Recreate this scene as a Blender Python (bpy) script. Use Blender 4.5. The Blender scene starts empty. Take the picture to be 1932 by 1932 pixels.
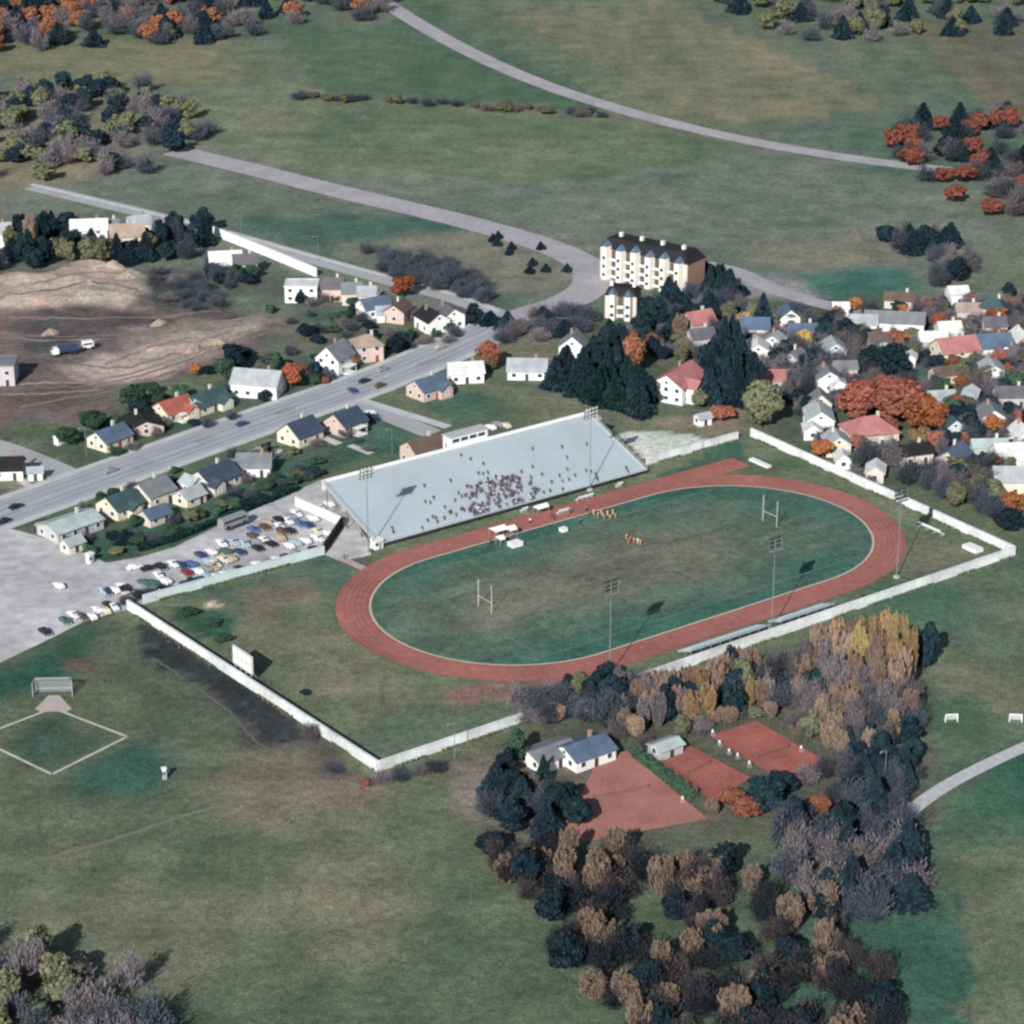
import bpy, bmesh, math, random
import numpy as np
from mathutils import Vector, Matrix

# ------------------------------------------------------------------ camera, light, exposure
scene = bpy.context.scene
C = scene.collection
FOC, PITCH, CAMH = 2.62912, 0.38817, 278.18286
cam_data = bpy.data.cameras.new('camera')
cam = bpy.data.objects.new('camera', cam_data)
C.objects.link(cam)
cam_data.sensor_fit = 'HORIZONTAL'
cam_data.sensor_width = 36.0
cam_data.lens = FOC * 36.0
cam_data.clip_start = 5.0
cam_data.clip_end = 20000.0
cam.location = (0, 0, CAMH)
cam.rotation_euler = (math.pi / 2 - PITCH, 0, 0)
scene.camera = cam

SUN_EL, SHADOW_AZ = math.radians(29), math.radians(72)     # shadows run away from the camera, to the right
sd = Vector((-math.cos(SHADOW_AZ) * math.cos(SUN_EL), -math.sin(SHADOW_AZ) * math.cos(SUN_EL), math.sin(SUN_EL)))
world = bpy.data.worlds.new('World')
scene.world = world
world.use_nodes = True
wn = world.node_tree.nodes
sky = wn.new('ShaderNodeTexSky')
sky.sky_type = 'NISHITA'
sky.sun_disc = False
sky.sun_elevation = SUN_EL
sky.sun_rotation = math.atan2(sd.x, sd.y)
wn['Background'].inputs['Strength'].default_value = 0.078
world.node_tree.links.new(sky.outputs['Color'], wn['Background'].inputs['Color'])
sun_data = bpy.data.lights.new('sun', 'SUN')
sun_data.energy = 5.0
sun_data.angle = math.radians(0.5)
sun_data.color = (1.0, 0.965, 0.92)
sun = bpy.data.objects.new('sun', sun_data)
C.objects.link(sun)
sun.rotation_euler = sd.to_track_quat('Z', 'Y').to_euler()
scene.view_settings.view_transform = 'Standard'
scene.view_settings.look = 'None'
scene.view_settings.exposure = 0.18
scene.view_settings.gamma = 1.0
scene.render.engine = 'CYCLES'
scene.cycles.max_bounces = 4
scene.cycles.diffuse_bounces = 2
scene.cycles.filter_width = 2.5

rnd = random.Random(7)
rng = np.random.default_rng(11)

# ------------------------------------------------------------------ helpers
def G(x, y, z=0.0):
    """ground point (or point at height z) seen at a place in the 1932-wide survey of the photograph"""
    a = (x - 966) / 1932; b = -(y - 966) / 1932
    dy = FOC * math.cos(PITCH) + b * math.sin(PITCH); dz = -FOC * math.sin(PITCH) + b * math.cos(PITCH)
    t = (CAMH - z) / -dz
    return Vector((a * t, dy * t, z))

TH, CX, CY = 0.63595, 30.2641, 641.35078                     # stadium axis and centre
cT, sT = math.cos(TH), math.sin(TH)
def S(u, v, z=0.0):
    return Vector((CX + u * cT - v * sT, CY + u * sT + v * cT, z))
def loc_uv(p):
    q = (p.x - CX, p.y - CY)
    return (q[0] * cT + q[1] * sT, -q[0] * sT + q[1] * cT)

ROAD = math.radians(49.5)

def srgb(r, g, b):
    f = lambda c: (c / 255 / 12.92) if c / 255 <= .04045 else ((c / 255 + .055) / 1.055) ** 2.4
    return (f(r), f(g), f(b))

def link_obj(o, parent=None):
    C.objects.link(o)
    if parent is not None:
        o.parent = parent
    return o

def tag(o, label=None, cat=None, group=None, kind=None):
    if label: o['label'] = label
    if cat: o['category'] = cat
    if group: o['group'] = group
    if kind: o['kind'] = kind
    return o

def empty(name, loc, rz=0.0, label=None, cat=None, group=None, scale=None):
    o = bpy.data.objects.new(name, None)
    o.empty_display_size = 0.5
    o.location = loc
    o.rotation_euler = (0, 0, rz)
    if scale: o.scale = scale
    C.objects.link(o)
    return tag(o, label, cat, group)

class MB:
    """collects shapes, builds ONE mesh object"""
    def __init__(s): s.v = []; s.f = []; s.m = []
    def add(s, vs, fs, mi=0):
        n = len(s.v)
        s.v += [tuple(p) for p in vs]
        s.f += [tuple(i + n for i in f) for f in fs]
        s.m += [mi] * len(fs)
        return s
    def box(s, cx, cy, z0, lx, ly, lz, rz=0.0, mi=0):
        c, q = math.cos(rz), math.sin(rz)
        vs = []
        for dz in (0, lz):
            for sx, sy in ((-.5, -.5), (.5, -.5), (.5, .5), (-.5, .5)):
                x, y = sx * lx, sy * ly
                vs.append((cx + x * c - y * q, cy + x * q + y * c, z0 + dz))
        return s.add(vs, [(3, 2, 1, 0), (4, 5, 6, 7), (0, 1, 5, 4), (1, 2, 6, 5), (2, 3, 7, 6), (3, 0, 4, 7)], mi)
    def bar(s, a, b, w, mi=0, n=4, w2=None):
        a, b = Vector(a), Vector(b)
        d = (b - a).normalized()
        up = Vector((0, 0, 1)) if abs(d.z) < .95 else Vector((1, 0, 0))
        x = d.cross(up).normalized(); y = d.cross(x)
        w2 = w if w2 is None else w2
        vs = []
        for p, r in ((a, w / 2), (b, w2 / 2)):
            for i in range(n):
                t = 2 * math.pi * (i + .5) / n
                vs.append(p + x * math.cos(t) * r + y * math.sin(t) * r)
        fs = [(i, (i + 1) % n, n + (i + 1) % n, n + i) for i in range(n)]
        fs += [tuple(range(n))[::-1], tuple(range(n, 2 * n))]
        return s.add(vs, fs, mi)
    def cyl(s, c, r, h, axis='z', n=12, mi=0):
        vs = []
        for k in (0, 1):
            for i in range(n):
                t = 2 * math.pi * i / n
                p, q = r * math.cos(t), r * math.sin(t)
                if axis == 'z': vs.append((c[0] + p, c[1] + q, c[2] + k * h))
                else: vs.append((c[0] + p, c[1] + (k - .5) * h, c[2] + q))
        fs = [(i, (i + 1) % n, n + (i + 1) % n, n + i) for i in range(n)]
        fs += [tuple(range(n))[::-1], tuple(range(n, 2 * n))]
        return s.add(vs, fs, mi)
    def mesh(s, name, mats):
        me = bpy.data.meshes.new(name)
        me.from_pydata(s.v, [], s.f)
        for m in (mats if isinstance(mats, (list, tuple)) else [mats]): me.materials.append(m)
        if any(s.m): me.polygons.foreach_set('material_index', s.m)
        bm = bmesh.new(); bm.from_mesh(me); bmesh.ops.recalc_face_normals(bm, faces=bm.faces); bm.to_mesh(me); bm.free()
        return me
    def build(s, name, mats, parent=None):
        return link_obj(bpy.data.objects.new(name, s.mesh(name, mats)), parent)

def put(name, me, parent=None, loc=None, rz=0.0):
    o = bpy.data.objects.new(name, me)
    if loc is not None: o.location = loc
    if rz: o.rotation_euler = (0, 0, rz)
    return link_obj(o, parent)

def flat_mesh(name, v, f, mat):
    me = bpy.data.meshes.new(name)
    me.from_pydata([tuple(p) for p in v], [], f)
    me.materials.append(mat)
    return me

# ------------------------------------------------------------------ materials
MATS = {}
def mat(name, col, rough=.85, var=.18, scale=.6, var2=.12, scale2=6.0, bump=0.0, spec=.25, metal=0.0):
    """plain surface with two scales of colour variation"""
    if name in MATS: return MATS[name]
    m = bpy.data.materials.new(name); m.use_nodes = True
    nt = m.node_tree; N, L = nt.nodes, nt.links
    b = N['Principled BSDF']
    b.inputs['Roughness'].default_value = rough
    b.inputs['Specular IOR Level'].default_value = spec
    b.inputs['Metallic'].default_value = metal
    tc = N.new('ShaderNodeTexCoord')
    def noise(sc, det):
        n = N.new('ShaderNodeTexNoise'); n.inputs['Scale'].default_value = sc; n.inputs['Detail'].default_value = det
        L.new(tc.outputs['Object'], n.inputs['Vector']); return n
    n1, n2 = noise(scale, 4), noise(scale2, 3)
    def rng_(n, v):
        r = N.new('ShaderNodeMapRange'); r.inputs['From Min'].default_value = .25; r.inputs['From Max'].default_value = .75
        r.inputs['To Min'].default_value = 1 - v; r.inputs['To Max'].default_value = 1 + v
        L.new(n.outputs['Fac'], r.inputs['Value']); return r
    r1, r2 = rng_(n1, var), rng_(n2, var2)
    mu = N.new('ShaderNodeMath'); mu.operation = 'MULTIPLY'
    L.new(r1.outputs[0], mu.inputs[0]); L.new(r2.outputs[0], mu.inputs[1])
    mx = N.new('ShaderNodeMix'); mx.data_type = 'RGBA'; mx.blend_type = 'MULTIPLY'; mx.inputs['Factor'].default_value = 1
    mx.inputs[6].default_value = (*col, 1)
    cb = N.new('ShaderNodeCombineColor')
    for i in range(3): L.new(mu.outputs[0], cb.inputs[i])
    L.new(cb.outputs[0], mx.inputs[7])
    L.new(mx.outputs[2], b.inputs['Base Color'])
    if bump:
        bp = N.new('ShaderNodeBump'); bp.inputs['Strength'].default_value = bump; bp.inputs['Distance'].default_value = .05
        L.new(n2.outputs['Fac'], bp.inputs['Height']); L.new(bp.outputs[0], b.inputs['Normal'])
    MATS[name] = m
    return m

def leaf_mat(name, cols, trans=.25):
    """foliage: colour picked per leaf clump from a ramp, shifted per tree"""
    if name in MATS: return MATS[name]
    m = bpy.data.materials.new(name); m.use_nodes = True
    nt = m.node_tree; N, L = nt.nodes, nt.links
    N.remove(N['Principled BSDF'])
    geo = N.new('ShaderNodeNewGeometry'); oi = N.new('ShaderNodeObjectInfo')
    rp = N.new('ShaderNodeValToRGB')
    e = rp.color_ramp.elements
    for i, c in enumerate(cols):
        p = i / (len(cols) - 1)
        el = e[i] if i < 2 else e.new(p)
        el.position = p; el.color = (*c, 1)
    if len(cols) > 2:
        e[1].position = 1 / (len(cols) - 1)
    L.new(geo.outputs['Random Per Island'], rp.inputs['Fac'])
    mr = N.new('ShaderNodeMapRange'); mr.inputs['To Min'].default_value = .72; mr.inputs['To Max'].default_value = 1.3
    L.new(oi.outputs['Random'], mr.inputs['Value'])
    hs = N.new('ShaderNodeHueSaturation')
    wn_ = N.new('ShaderNodeTexWhiteNoise'); wn_.noise_dimensions = '1D'; L.new(oi.outputs['Random'], wn_.inputs['W'])
    mh = N.new('ShaderNodeMapRange'); mh.inputs['To Min'].default_value = .488; mh.inputs['To Max'].default_value = .514
    L.new(wn_.outputs['Value'], mh.inputs['Value']); L.new(mh.outputs[0], hs.inputs['Hue'])
    L.new(rp.outputs['Color'], hs.inputs['Color']); L.new(mr.outputs[0], hs.inputs['Value'])
    d = N.new('ShaderNodeBsdfDiffuse'); t = N.new('ShaderNodeBsdfTranslucent'); ms = N.new('ShaderNodeMixShader')
    ms.inputs[0].default_value = trans
    L.new(hs.outputs[0], d.inputs[0]); L.new(hs.outputs[0], t.inputs[0])
    L.new(d.outputs[0], ms.inputs[1]); L.new(t.outputs[0], ms.inputs[2])
    L.new(ms.outputs[0], N['Material Output'].inputs['Surface'])
    MATS[name] = m
    return m

M_white = mat('white_paint', (.74, .75, .74), .6, .06, .4, .05, 4)
M_wallw = mat('whitewashed_block', (.63, .66, .66), .8, .30, .13, .14, .9)
M_wallp = mat('pale_blue_block', (.52, .61, .62), .8, .10, .25, .08, 1.6)
M_glass = mat('window_glass', (.03, .045, .06), .12, .1, .5, .05, 3, spec=.5)
M_dark = mat('dark_steel', (.035, .04, .045), .6)
M_grey = mat('grey_steel', (.30, .33, .36), .5, .08)
M_galv = mat('galvanised_steel', (.42, .46, .48), .5, .08)
M_trunk = mat('bark', (.09, .07, .06), .95)
M_alu = mat('bleacher_boards', (.495, .565, .605), .6, .07, .08, .04, .9)
M_pole = mat('weathered_pole', (.17, .20, .20), .7, .08)
M_conc = mat('concrete', (.42, .43, .44), .9, .12, .2, .1, 2)
M_door = mat('door_paint', (.12, .06, .05), .7)
M_tyre = mat('tyre_rubber', (.02, .02, .022), .9)
M_chrome = mat('chrome', (.5, .5, .5), .3, .05, metal=.6)
M_skin = mat('skin', (.24, .16, .13), .7)
M_hair = mat('hair', (.05, .035, .03), .8)
# ------------------------------------------------------------------ ground
def value_noise(x, y, cell, seed):
    r = np.random.default_rng(seed); T = r.random((256, 256))
    gx, gy = x / cell, y / cell
    ix, iy = np.floor(gx).astype(int), np.floor(gy).astype(int)
    fx, fy = gx - ix, gy - iy
    fx = fx * fx * (3 - 2 * fx); fy = fy * fy * (3 - 2 * fy)
    a = T[ix % 256, iy % 256]; b = T[(ix + 1) % 256, iy % 256]; c = T[ix % 256, (iy + 1) % 256]; d = T[(ix + 1) % 256, (iy + 1) % 256]
    return (a * (1 - fx) + b * fx) * (1 - fy) + (c * (1 - fx) + d * fx) * fy

def inside(px, py, poly):
    r = np.zeros(px.shape, bool); n = len(poly)
    for i in range(n):
        x1, y1 = poly[i]; x2, y2 = poly[(i + 1) % n]
        if y1 == y2: continue
        cnd = ((y1 > py) != (y2 > py)) & (px < (x2 - x1) * (py - y1) / (y2 - y1) + x1)
        r ^= cnd
    return r

def blur(a, k):
    if k < 1: return a
    w = np.exp(-np.linspace(-2, 2, 2 * k + 1) ** 2); w /= w.sum()
    p = np.pad(a, k, mode='edge')
    p = sum(wi * p[i:i + a.shape[0], :] for i, wi in enumerate(w))
    return sum(wi * p[:, i:i + a.shape[1]] for i, wi in enumerate(w))

def spaced(lo, hi, step, out_lo, out_hi):
    g = list(np.arange(lo, hi + 1e-6, step))
    s = step
    while g[-1] < out_hi: s *= 1.12; g.append(g[-1] + s)
    s = step; low = []
    x = lo
    while x > out_lo: s *= 1.12; x -= s; low.append(x)
    return np.array(low[::-1] + g)

OLIVE, TEAL, DKTEAL, BROWN = (.122, .138, .092), (.058, .118, .088), (.030, .080, .058), (.155, .125, .100)
DIRT, DIRTD, PALEDIRT, SCRUB = (.345, .27, .24), (.145, .108, .11), (.50, .42, .37), (.080, .070, .076)
PALE, FARG = (.44, .44, .42), (.138, .15, .125)

# patches of differently coloured turf and soil (outline in survey pixels, colour, softness in metres)
PATCHES = [
    ([(-900, -200), (2900, -200), (2900, 640), (-900, 640)], FARG, 30),
    ([(-900, -60), (900, -30), (2900, -70), (2900, 130), (1300, 200), (-900, 90)], (.10, .125, .09), 20),
    ([(200, 200), (900, 120), (1500, 210), (1350, 300), (600, 330)], (.15, .155, .105), 12),
    ([(-400, 250), (120, 180), (300, 300), (-100, 380)], (.20, .165, .125), 10),
    ([(1500, 250), (2400, 160), (2400, 300), (1700, 340)], (.085, .125, .095), 12),
    ([(450, 410), (900, 400), (960, 440), (700, 460), (600, 470), (480, 440)], (.070, .115, .098), 6),
    ([(620, 455), (900, 430), (1080, 490), (1060, 560), (880, 540), (700, 500)], (.165, .155, .125), 8),
    ([(700, 480), (860, 520), (960, 560), (900, 590), (760, 540)], (.10, .10, .11), 6),
    ([(1360, 450), (1800, 440), (1700, 500), (1400, 500)], (.17, .16, .13), 6),
    ([(1480, 520), (1700, 505), (1740, 540), (1600, 590), (1500, 575)], (.055, .125, .105), 6),
    ([(1350, 510), (1480, 520), (1580, 575), (1480, 585), (1390, 560)], (.24, .23, .24), 5),
    ([(1750, 470), (1990, 450), (1990, 540), (1800, 530)], (.15, .15, .115), 8),
    ([(1180, 560), (1990, 560), (1990, 920), (1740, 940), (1420, 800), (1250, 760), (1000, 690)], (.088, .10, .078), 8),
    ([(1640, 620), (1740, 610), (1800, 760), (1700, 780)], (.075, .105, .09), 6),
    ([(1830, 680), (1990, 660), (1990, 760), (1840, 740)], (.06, .115, .092), 5),
    ([(960, 610), (1060, 600), (1050, 680), (930, 690)], (.15, .14, .105), 4),
    # building site
    ([(-200, 540), (60, 505), (180, 490), (240, 510), (330, 560), (420, 590), (560, 610), (500, 660), (320, 720), (240, 730), (190, 790), (-200, 830)], DIRTD, 5),
    ([(-200, 560), (70, 520), (190, 492), (260, 520), (300, 560), (230, 582), (-200, 585)], DIRT, 3),
    ([(230, 610), (420, 595), (540, 600), (500, 640), (380, 690), (200, 690), (260, 640)], (.24, .19, .17), 4),
    ([(330, 640), (490, 610), (500, 632), (370, 670)], DIRT, 2),
    ([(110, 690), (330, 645), (420, 640), (300, 720), (170, 720)], DIRT, 3),
    ([(270, 520), (330, 500), (420, 560), (380, 590), (290, 570)], SCRUB, 4),
    ([(-200, 600), (90, 590), (60, 620), (-200, 640)], (.17, .11, .10), 4),
    ([(20, 610), (90, 595), (130, 640), (60, 660)], (.075, .075, .075), 3),
    ([(430, 540), (620, 560), (780, 590), (800, 630), (600, 660), (520, 650), (560, 600)], (.135, .12, .105), 5),
    ([(480, 510), (560, 560), (520, 590), (450, 560)], (.115, .112, .10), 4),
    ([(570, 570), (700, 575), (690, 610), (560, 600)], (.075, .105, .085), 3),
    ([(720, 600), (880, 610), (760, 660), (700, 640)], (.135, .13, .095), 3),
    # gardens along the main road
    ([(150, 870), (260, 830), (700, 690), (640, 640), (420, 720), (230, 790), (100, 830)], (.085, .102, .082), 3),
    ([(0, 880), (90, 860), (140, 900), (40, 940), (0, 940)], (.21, .20, .155), 2),
    ([(60, 1000), (400, 870), (640, 790), (700, 770), (760, 830), (600, 905), (300, 1045), (170, 1045)], (.075, .10, .078), 3),
    ([(420, 900), (600, 850), (590, 900), (420, 970)], (.05, .105, .08), 3),
    ([(160, 1010), (330, 990), (470, 930), (300, 1040), (190, 1050)], (.05, .095, .072), 2),
    ([(660, 800), (770, 790), (770, 850), (640, 880)], (.06, .11, .085), 3),
    ([(700, 745), (900, 710), (1000, 730), (900, 800), (780, 770)], (.10, .12, .085), 3),
    ([(800, 760), (900, 730), (930, 760), (850, 800)], (.065, .112, .085), 3),
    ([(930, 720), (1180, 770), (1290, 800), (1400, 830), (1100, 790), (1000, 790)], (.165, .155, .115), 4),
    ([(1120, 785), (1330, 790), (1390, 830), (1220, 870)], (.14, .14, .10), 3),
    ([(1163, 818), (1230, 812), (1300, 819), (1340, 832), (1222, 872)], (.46, .46, .43), 1),
    ([(1230, 790), (1400, 770), (1420, 820), (1340, 828)], (.22, .165, .135), 3),
    # inside the stadium wall
    ([(240, 1150), (612, 1042), (1400, 820), (1915, 1048), (712, 1455)], OLIVE, 1),
    ([(330, 1130), (640, 1040), (700, 1060), (640, 1110), (420, 1150)], (.075, .11, .085), 3),
    ([(640, 1090), (720, 1080), (700, 1230), (640, 1180)], (.09, .12, .09), 3),
    ([(400, 1180), (640, 1140), (760, 1270), (860, 1320), (700, 1400), (560, 1300)], (.145, .138, .098), 6),
    ([(420, 1120), (560, 1090), (600, 1130), (480, 1160)], (.155, .13, .105), 4),
    ([(330, 1150), (440, 1165), (420, 1200), (350, 1190)], (.04, .085, .065), 2),
    ([(640, 1390), (760, 1330), (1000, 1330), (950, 1380), (720, 1440)], (.085, .115, .08), 5),
    ([(1228, 888), (1380, 832), (1410, 850), (1240, 905)], (.05, .105, .08), 2),
    ([(1740, 1010), (1880, 1045), (1700, 1110), (1690, 1060)], (.165, .145, .112), 4),
    ([(380, 1140), (410, 1132), (412, 1144), (386, 1150)], (.50, .38, .32), 1),
    ([(830, 1330), (1000, 1285), (1000, 1310), (860, 1340)], (.17, .10, .095), 3),
    # outside, near the camera
    ([(-300, 1250), (0, 1250), (225, 1150), (712, 1460), (712, 2100), (-900, 2100)], (.12, .125, .088), 3),
    ([(-300, 1260), (0, 1255), (200, 1165), (250, 1200), (120, 1290), (-300, 1420)], DKTEAL, 6),
    ([(200, 1180), (330, 1230), (420, 1330), (300, 1330), (180, 1250)], (.115, .115, .085), 6),
    ([(120, 1240), (180, 1230), (190, 1255), (130, 1262)], (.13, .085, .07), 2),
    ([(20, 1380), (100, 1350), (210, 1390), (100, 1450), (30, 1420)], (.055, .085, .068), 4),
    ([(150, 1440), (260, 1400), (330, 1440), (280, 1520), (120, 1500)], (.048, .098, .078), 5),
    ([(400, 1440), (460, 1430), (470, 1465), (400, 1468)], DKTEAL, 3),
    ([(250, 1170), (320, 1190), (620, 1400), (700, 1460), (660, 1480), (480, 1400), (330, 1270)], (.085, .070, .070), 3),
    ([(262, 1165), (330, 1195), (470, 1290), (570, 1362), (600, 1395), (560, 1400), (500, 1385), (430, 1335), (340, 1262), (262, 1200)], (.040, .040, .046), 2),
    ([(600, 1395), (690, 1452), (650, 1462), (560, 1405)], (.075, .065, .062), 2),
    ([(180, 495), (240, 505), (262, 520), (250, 530), (200, 512)], (.50, .40, .34), 1.5),
    ([(40, 590), (220, 588), (330, 600), (300, 618), (120, 640), (40, 625)], (.085, .068, .070), 3),
    ([(300, 575), (430, 580), (470, 596), (380, 600), (290, 592)], (.11, .085, .085), 3),
    ([(-100, 660), (60, 680), (180, 735), (60, 800), (-100, 790)], (.125, .092, .09), 4),
    ([(60, 590), (110, 588), (120, 655), (70, 655)], (.075, .068, .070), 4),
    ([(480, 1400), (620, 1430), (700, 1480), (500, 1560), (380, 1480)], (.16, .135, .105), 5),
    ([(1620, 1140), (1930, 1040), (2400, 900), (2700, 1500), (1740, 1560), (1700, 1300)], (.10, .122, .088), 5),
    ([(1640, 1130), (1800, 1090), (1860, 1150), (1760, 1200)], (.065, .115, .085), 6),
    ([(1760, 1260), (1930, 1230), (1990, 1330), (1830, 1370)], (.15, .142, .105), 6),
    ([(1780, 1500), (2100, 1350), (2300, 1700), (1750, 1650)], (.05, .112, .082), 5),
    ([(1740, 1330), (1860, 1300), (1900, 1400), (1780, 1440)], (.085, .122, .085), 5),
    ([(860, 1440), (1010, 1380), (1240, 1330), (1420, 1340), (1740, 1300), (1760, 1560), (860, 1640)], (.105, .095, .075), 4),
    ([(860, 1470), (920, 1440), (930, 1560), (850, 1560)], (.20, .16, .14), 3),
    ([(-900, 1600), (2700, 1560), (2700, 2300), (-900, 2300)], (.095, .115, .08), 20),
    ([(200, 1640), (800, 1600), (700, 1860), (100, 1850)], (.15, .14, .10), 12),
    ([(1500, 1720), (2100, 1650), (2200, 1990), (1400, 1990)], (.052, .105, .08), 10),
]

PATCHES += [
    ([(-100, 95), (380, 60), (520, 140), (100, 190)], (.155, .15, .10), 1.2),
    ([(520, 40), (860, 30), (1180, 215), (620, 175)], (.085, .12, .085), 1.2),
    ([(930, 20), (1280, 0), (1700, 215), (1330, 235)], (.17, .155, .11), 1.2),
    ([(620, 190), (1150, 225), (1400, 290), (1000, 350), (560, 290)], (.125, .145, .10), 1.2),
    ([(1720, 60), (2050, 40), (2050, 190), (1900, 240)], (.14, .12, .095), 1.2),
    ([(-100, 1620), (420, 1590), (780, 1720), (300, 1900), (-100, 1800)], (.135, .135, .095), 2),
    ([(1780, 1640), (2100, 1560), (2100, 1990), (1850, 1990)], (.11, .125, .085), 2),
]
def make_ground():
    gx = spaced(-236, 280, 2.0, -9000, 9000); gy = spaced(416, 1030, 2.0, -4000, 14000)
    X, Y = np.meshgrid(gx, gy, indexing='ij')
    nx = X + 6 * (value_noise(X, Y, 14, 1) - .5) + 5 * (value_noise(X, Y, 5, 2) - .5)
    ny = Y + 10 * (value_noise(X, Y, 16, 3) - .5) + 7 * (value_noise(X, Y, 6, 4) - .5)
    depth = np.maximum(ny * math.cos(PITCH) + CAMH * math.sin(PITCH), 20)
    hgt = -CAMH * math.cos(PITCH) + ny * math.sin(PITCH)
    px = 966 + 1932 * FOC * nx / depth; py = 966 - 1932 * FOC * hgt / depth
    px0 = 966 + 1932 * FOC * X / np.maximum(Y * math.cos(PITCH) + CAMH * math.sin(PITCH), 20)
    py0 = 966 - 1932 * FOC * (-CAMH * math.cos(PITCH) + Y * math.sin(PITCH)) / np.maximum(Y * math.cos(PITCH) + CAMH * math.sin(PITCH), 20)
    col = np.empty(X.shape + (3,)); col[:] = (.11, .125, .085)
    for poly, c, soft in PATCHES:
        a = px if soft > 1 else px0; b = py if soft > 1 else py0
        w = blur(inside(a, b, poly).astype(float), int(soft * .7))[..., None]
        col = col * (1 - w) + np.array(c) * w
    col = col * np.where((px > 900)[..., None] | (py < 900)[..., None] | (px > 560)[..., None], np.array((1.03, 1.13, 1.06)), np.array((.92, 1.05, .98)))
    # clumps of drier and greener turf
    for cell, amp, sd_ in ((38, .30, 5), (13, .30, 6), (5, .22, 7)):
        n = (value_noise(X, Y, cell, sd_) - .5)[..., None]
        col = col * (1 + n * amp * np.array([1.25, .7, .8]))
    far = (value_noise(X, Y, 60, 9) > .5)
    dirt = blur(inside(px, py, [(-200, 560), (180, 492), (260, 515), (420, 590), (540, 605), (480, 650), (200, 700), (-200, 760)]).astype(float), 4)
    mound = blur(inside(px, py, [(-120, 545), (60, 512), (190, 490), (290, 545), (280, 575), (-120, 582)]).astype(float), 5)
    Z = dirt * (value_noise(X, Y, 13, 21) * .9 + value_noise(X, Y, 5, 22) * .7 - .4) + mound * (.8 + 1.5 * value_noise(X, Y, 16, 23) + 1.0 * value_noise(X, Y, 6, 24))
    n0, n1 = X.shape
    v = np.stack([X, Y, Z], -1).reshape(-1, 3)
    idx = np.arange(n0 * n1).reshape(n0, n1)
    f = np.stack([idx[:-1, :-1], idx[1:, :-1], idx[1:, 1:], idx[:-1, 1:]], -1).reshape(-1, 4)
    me = bpy.data.meshes.new('ground')
    me.from_pydata(v.tolist(), [], f.tolist())
    at = me.color_attributes.new('soil', 'FLOAT_COLOR', 'POINT')
    at.data.foreach_set('color', np.concatenate([col.reshape(-1, 3), np.ones((n0 * n1, 1))], 1).astype(np.float32).ravel())
    me.polygons.foreach_set('use_smooth', [True] * len(f))
    m = bpy.data.materials.new('turf_and_soil'); m.use_nodes = True
    nt = m.node_tree; N, L = nt.nodes, nt.links; b = N['Principled BSDF']
    b.inputs['Roughness'].default_value = 1; b.inputs['Specular IOR Level'].default_value = .05
    vc = N.new('ShaderNodeVertexColor'); vc.layer_name = 'soil'
    tc = N.new('ShaderNodeTexCoord')
    prev = vc.outputs['Color']
    for sc, lo, hi, det in ((.09, .80, 1.2, 5), (.45, .76, 1.24, 4), (1.5, .66, 1.34, 3)):
        n = N.new('ShaderNodeTexNoise'); n.inputs['Scale'].default_value = sc; n.inputs['Detail'].default_value = det
        L.new(tc.outputs['Object'], n.inputs['Vector'])
        r = N.new('ShaderNodeMapRange'); r.inputs['From Min'].default_value = .3; r.inputs['From Max'].default_value = .7
        r.inputs['To Min'].default_value = lo; r.inputs['To Max'].default_value = hi
        L.new(n.outputs['Fac'], r.inputs['Value'])
        hs = N.new('ShaderNodeHueSaturation'); L.new(prev, hs.inputs['Color']); L.new(r.outputs[0], hs.inputs['Value'])
        prev = hs.outputs[0]
    L.new(prev, b.inputs['Base Color'])
    bn = N.new('ShaderNodeTexNoise'); bn.inputs['Scale'].default_value = 1.2; bn.inputs['Detail'].default_value = 4
    L.new(tc.outputs['Object'], bn.inputs['Vector'])
    bp = N.new('ShaderNodeBump'); bp.inputs['Strength'].default_value = .5; bp.inputs['Distance'].default_value = .25
    L.new(bn.outputs['Fac'], bp.inputs['Height']); L.new(bp.outputs[0], b.inputs['Normal'])
    me.materials.append(m)
    tag(link_obj(bpy.data.objects.new('ground', me)), kind='structure')
make_ground()

def sheet(name, pts, z, m, kind='structure'):
    """flat polygon of ground covering"""
    vs = [(p.x, p.y, z) for p in pts]
    bm = bmesh.new()
    bv = [bm.verts.new(v) for v in vs]
    bm.faces.new(bv)
    bmesh.ops.triangulate(bm, faces=bm.faces)
    bmesh.ops.recalc_face_normals(bm, faces=bm.faces)
    for f in bm.faces:
        if f.normal.z < 0: f.normal_flip()
    me = bpy.data.meshes.new(name); bm.to_mesh(me); bm.free(); me.materials.append(m)
    return tag(link_obj(bpy.data.objects.new(name, me)), kind=kind)

def strip_pts(pts, off):
    out = []
    for i, p in enumerate(pts):
        a = pts[max(i - 1, 0)]; b = pts[min(i + 1, len(pts) - 1)]
        d = Vector((b.x - a.x, b.y - a.y)).normalized()
        out.append(Vector((p.x - d.y * off, p.y + d.x * off, 0)))
    return out

def smooth(pts, k=3):
    for _ in range(k):
        q = [pts[0]]
        for a, b in zip(pts, pts[1:]): q += [a.lerp(b, .25), a.lerp(b, .75)]
        pts = q + [pts[-1]]
    return pts

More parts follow.
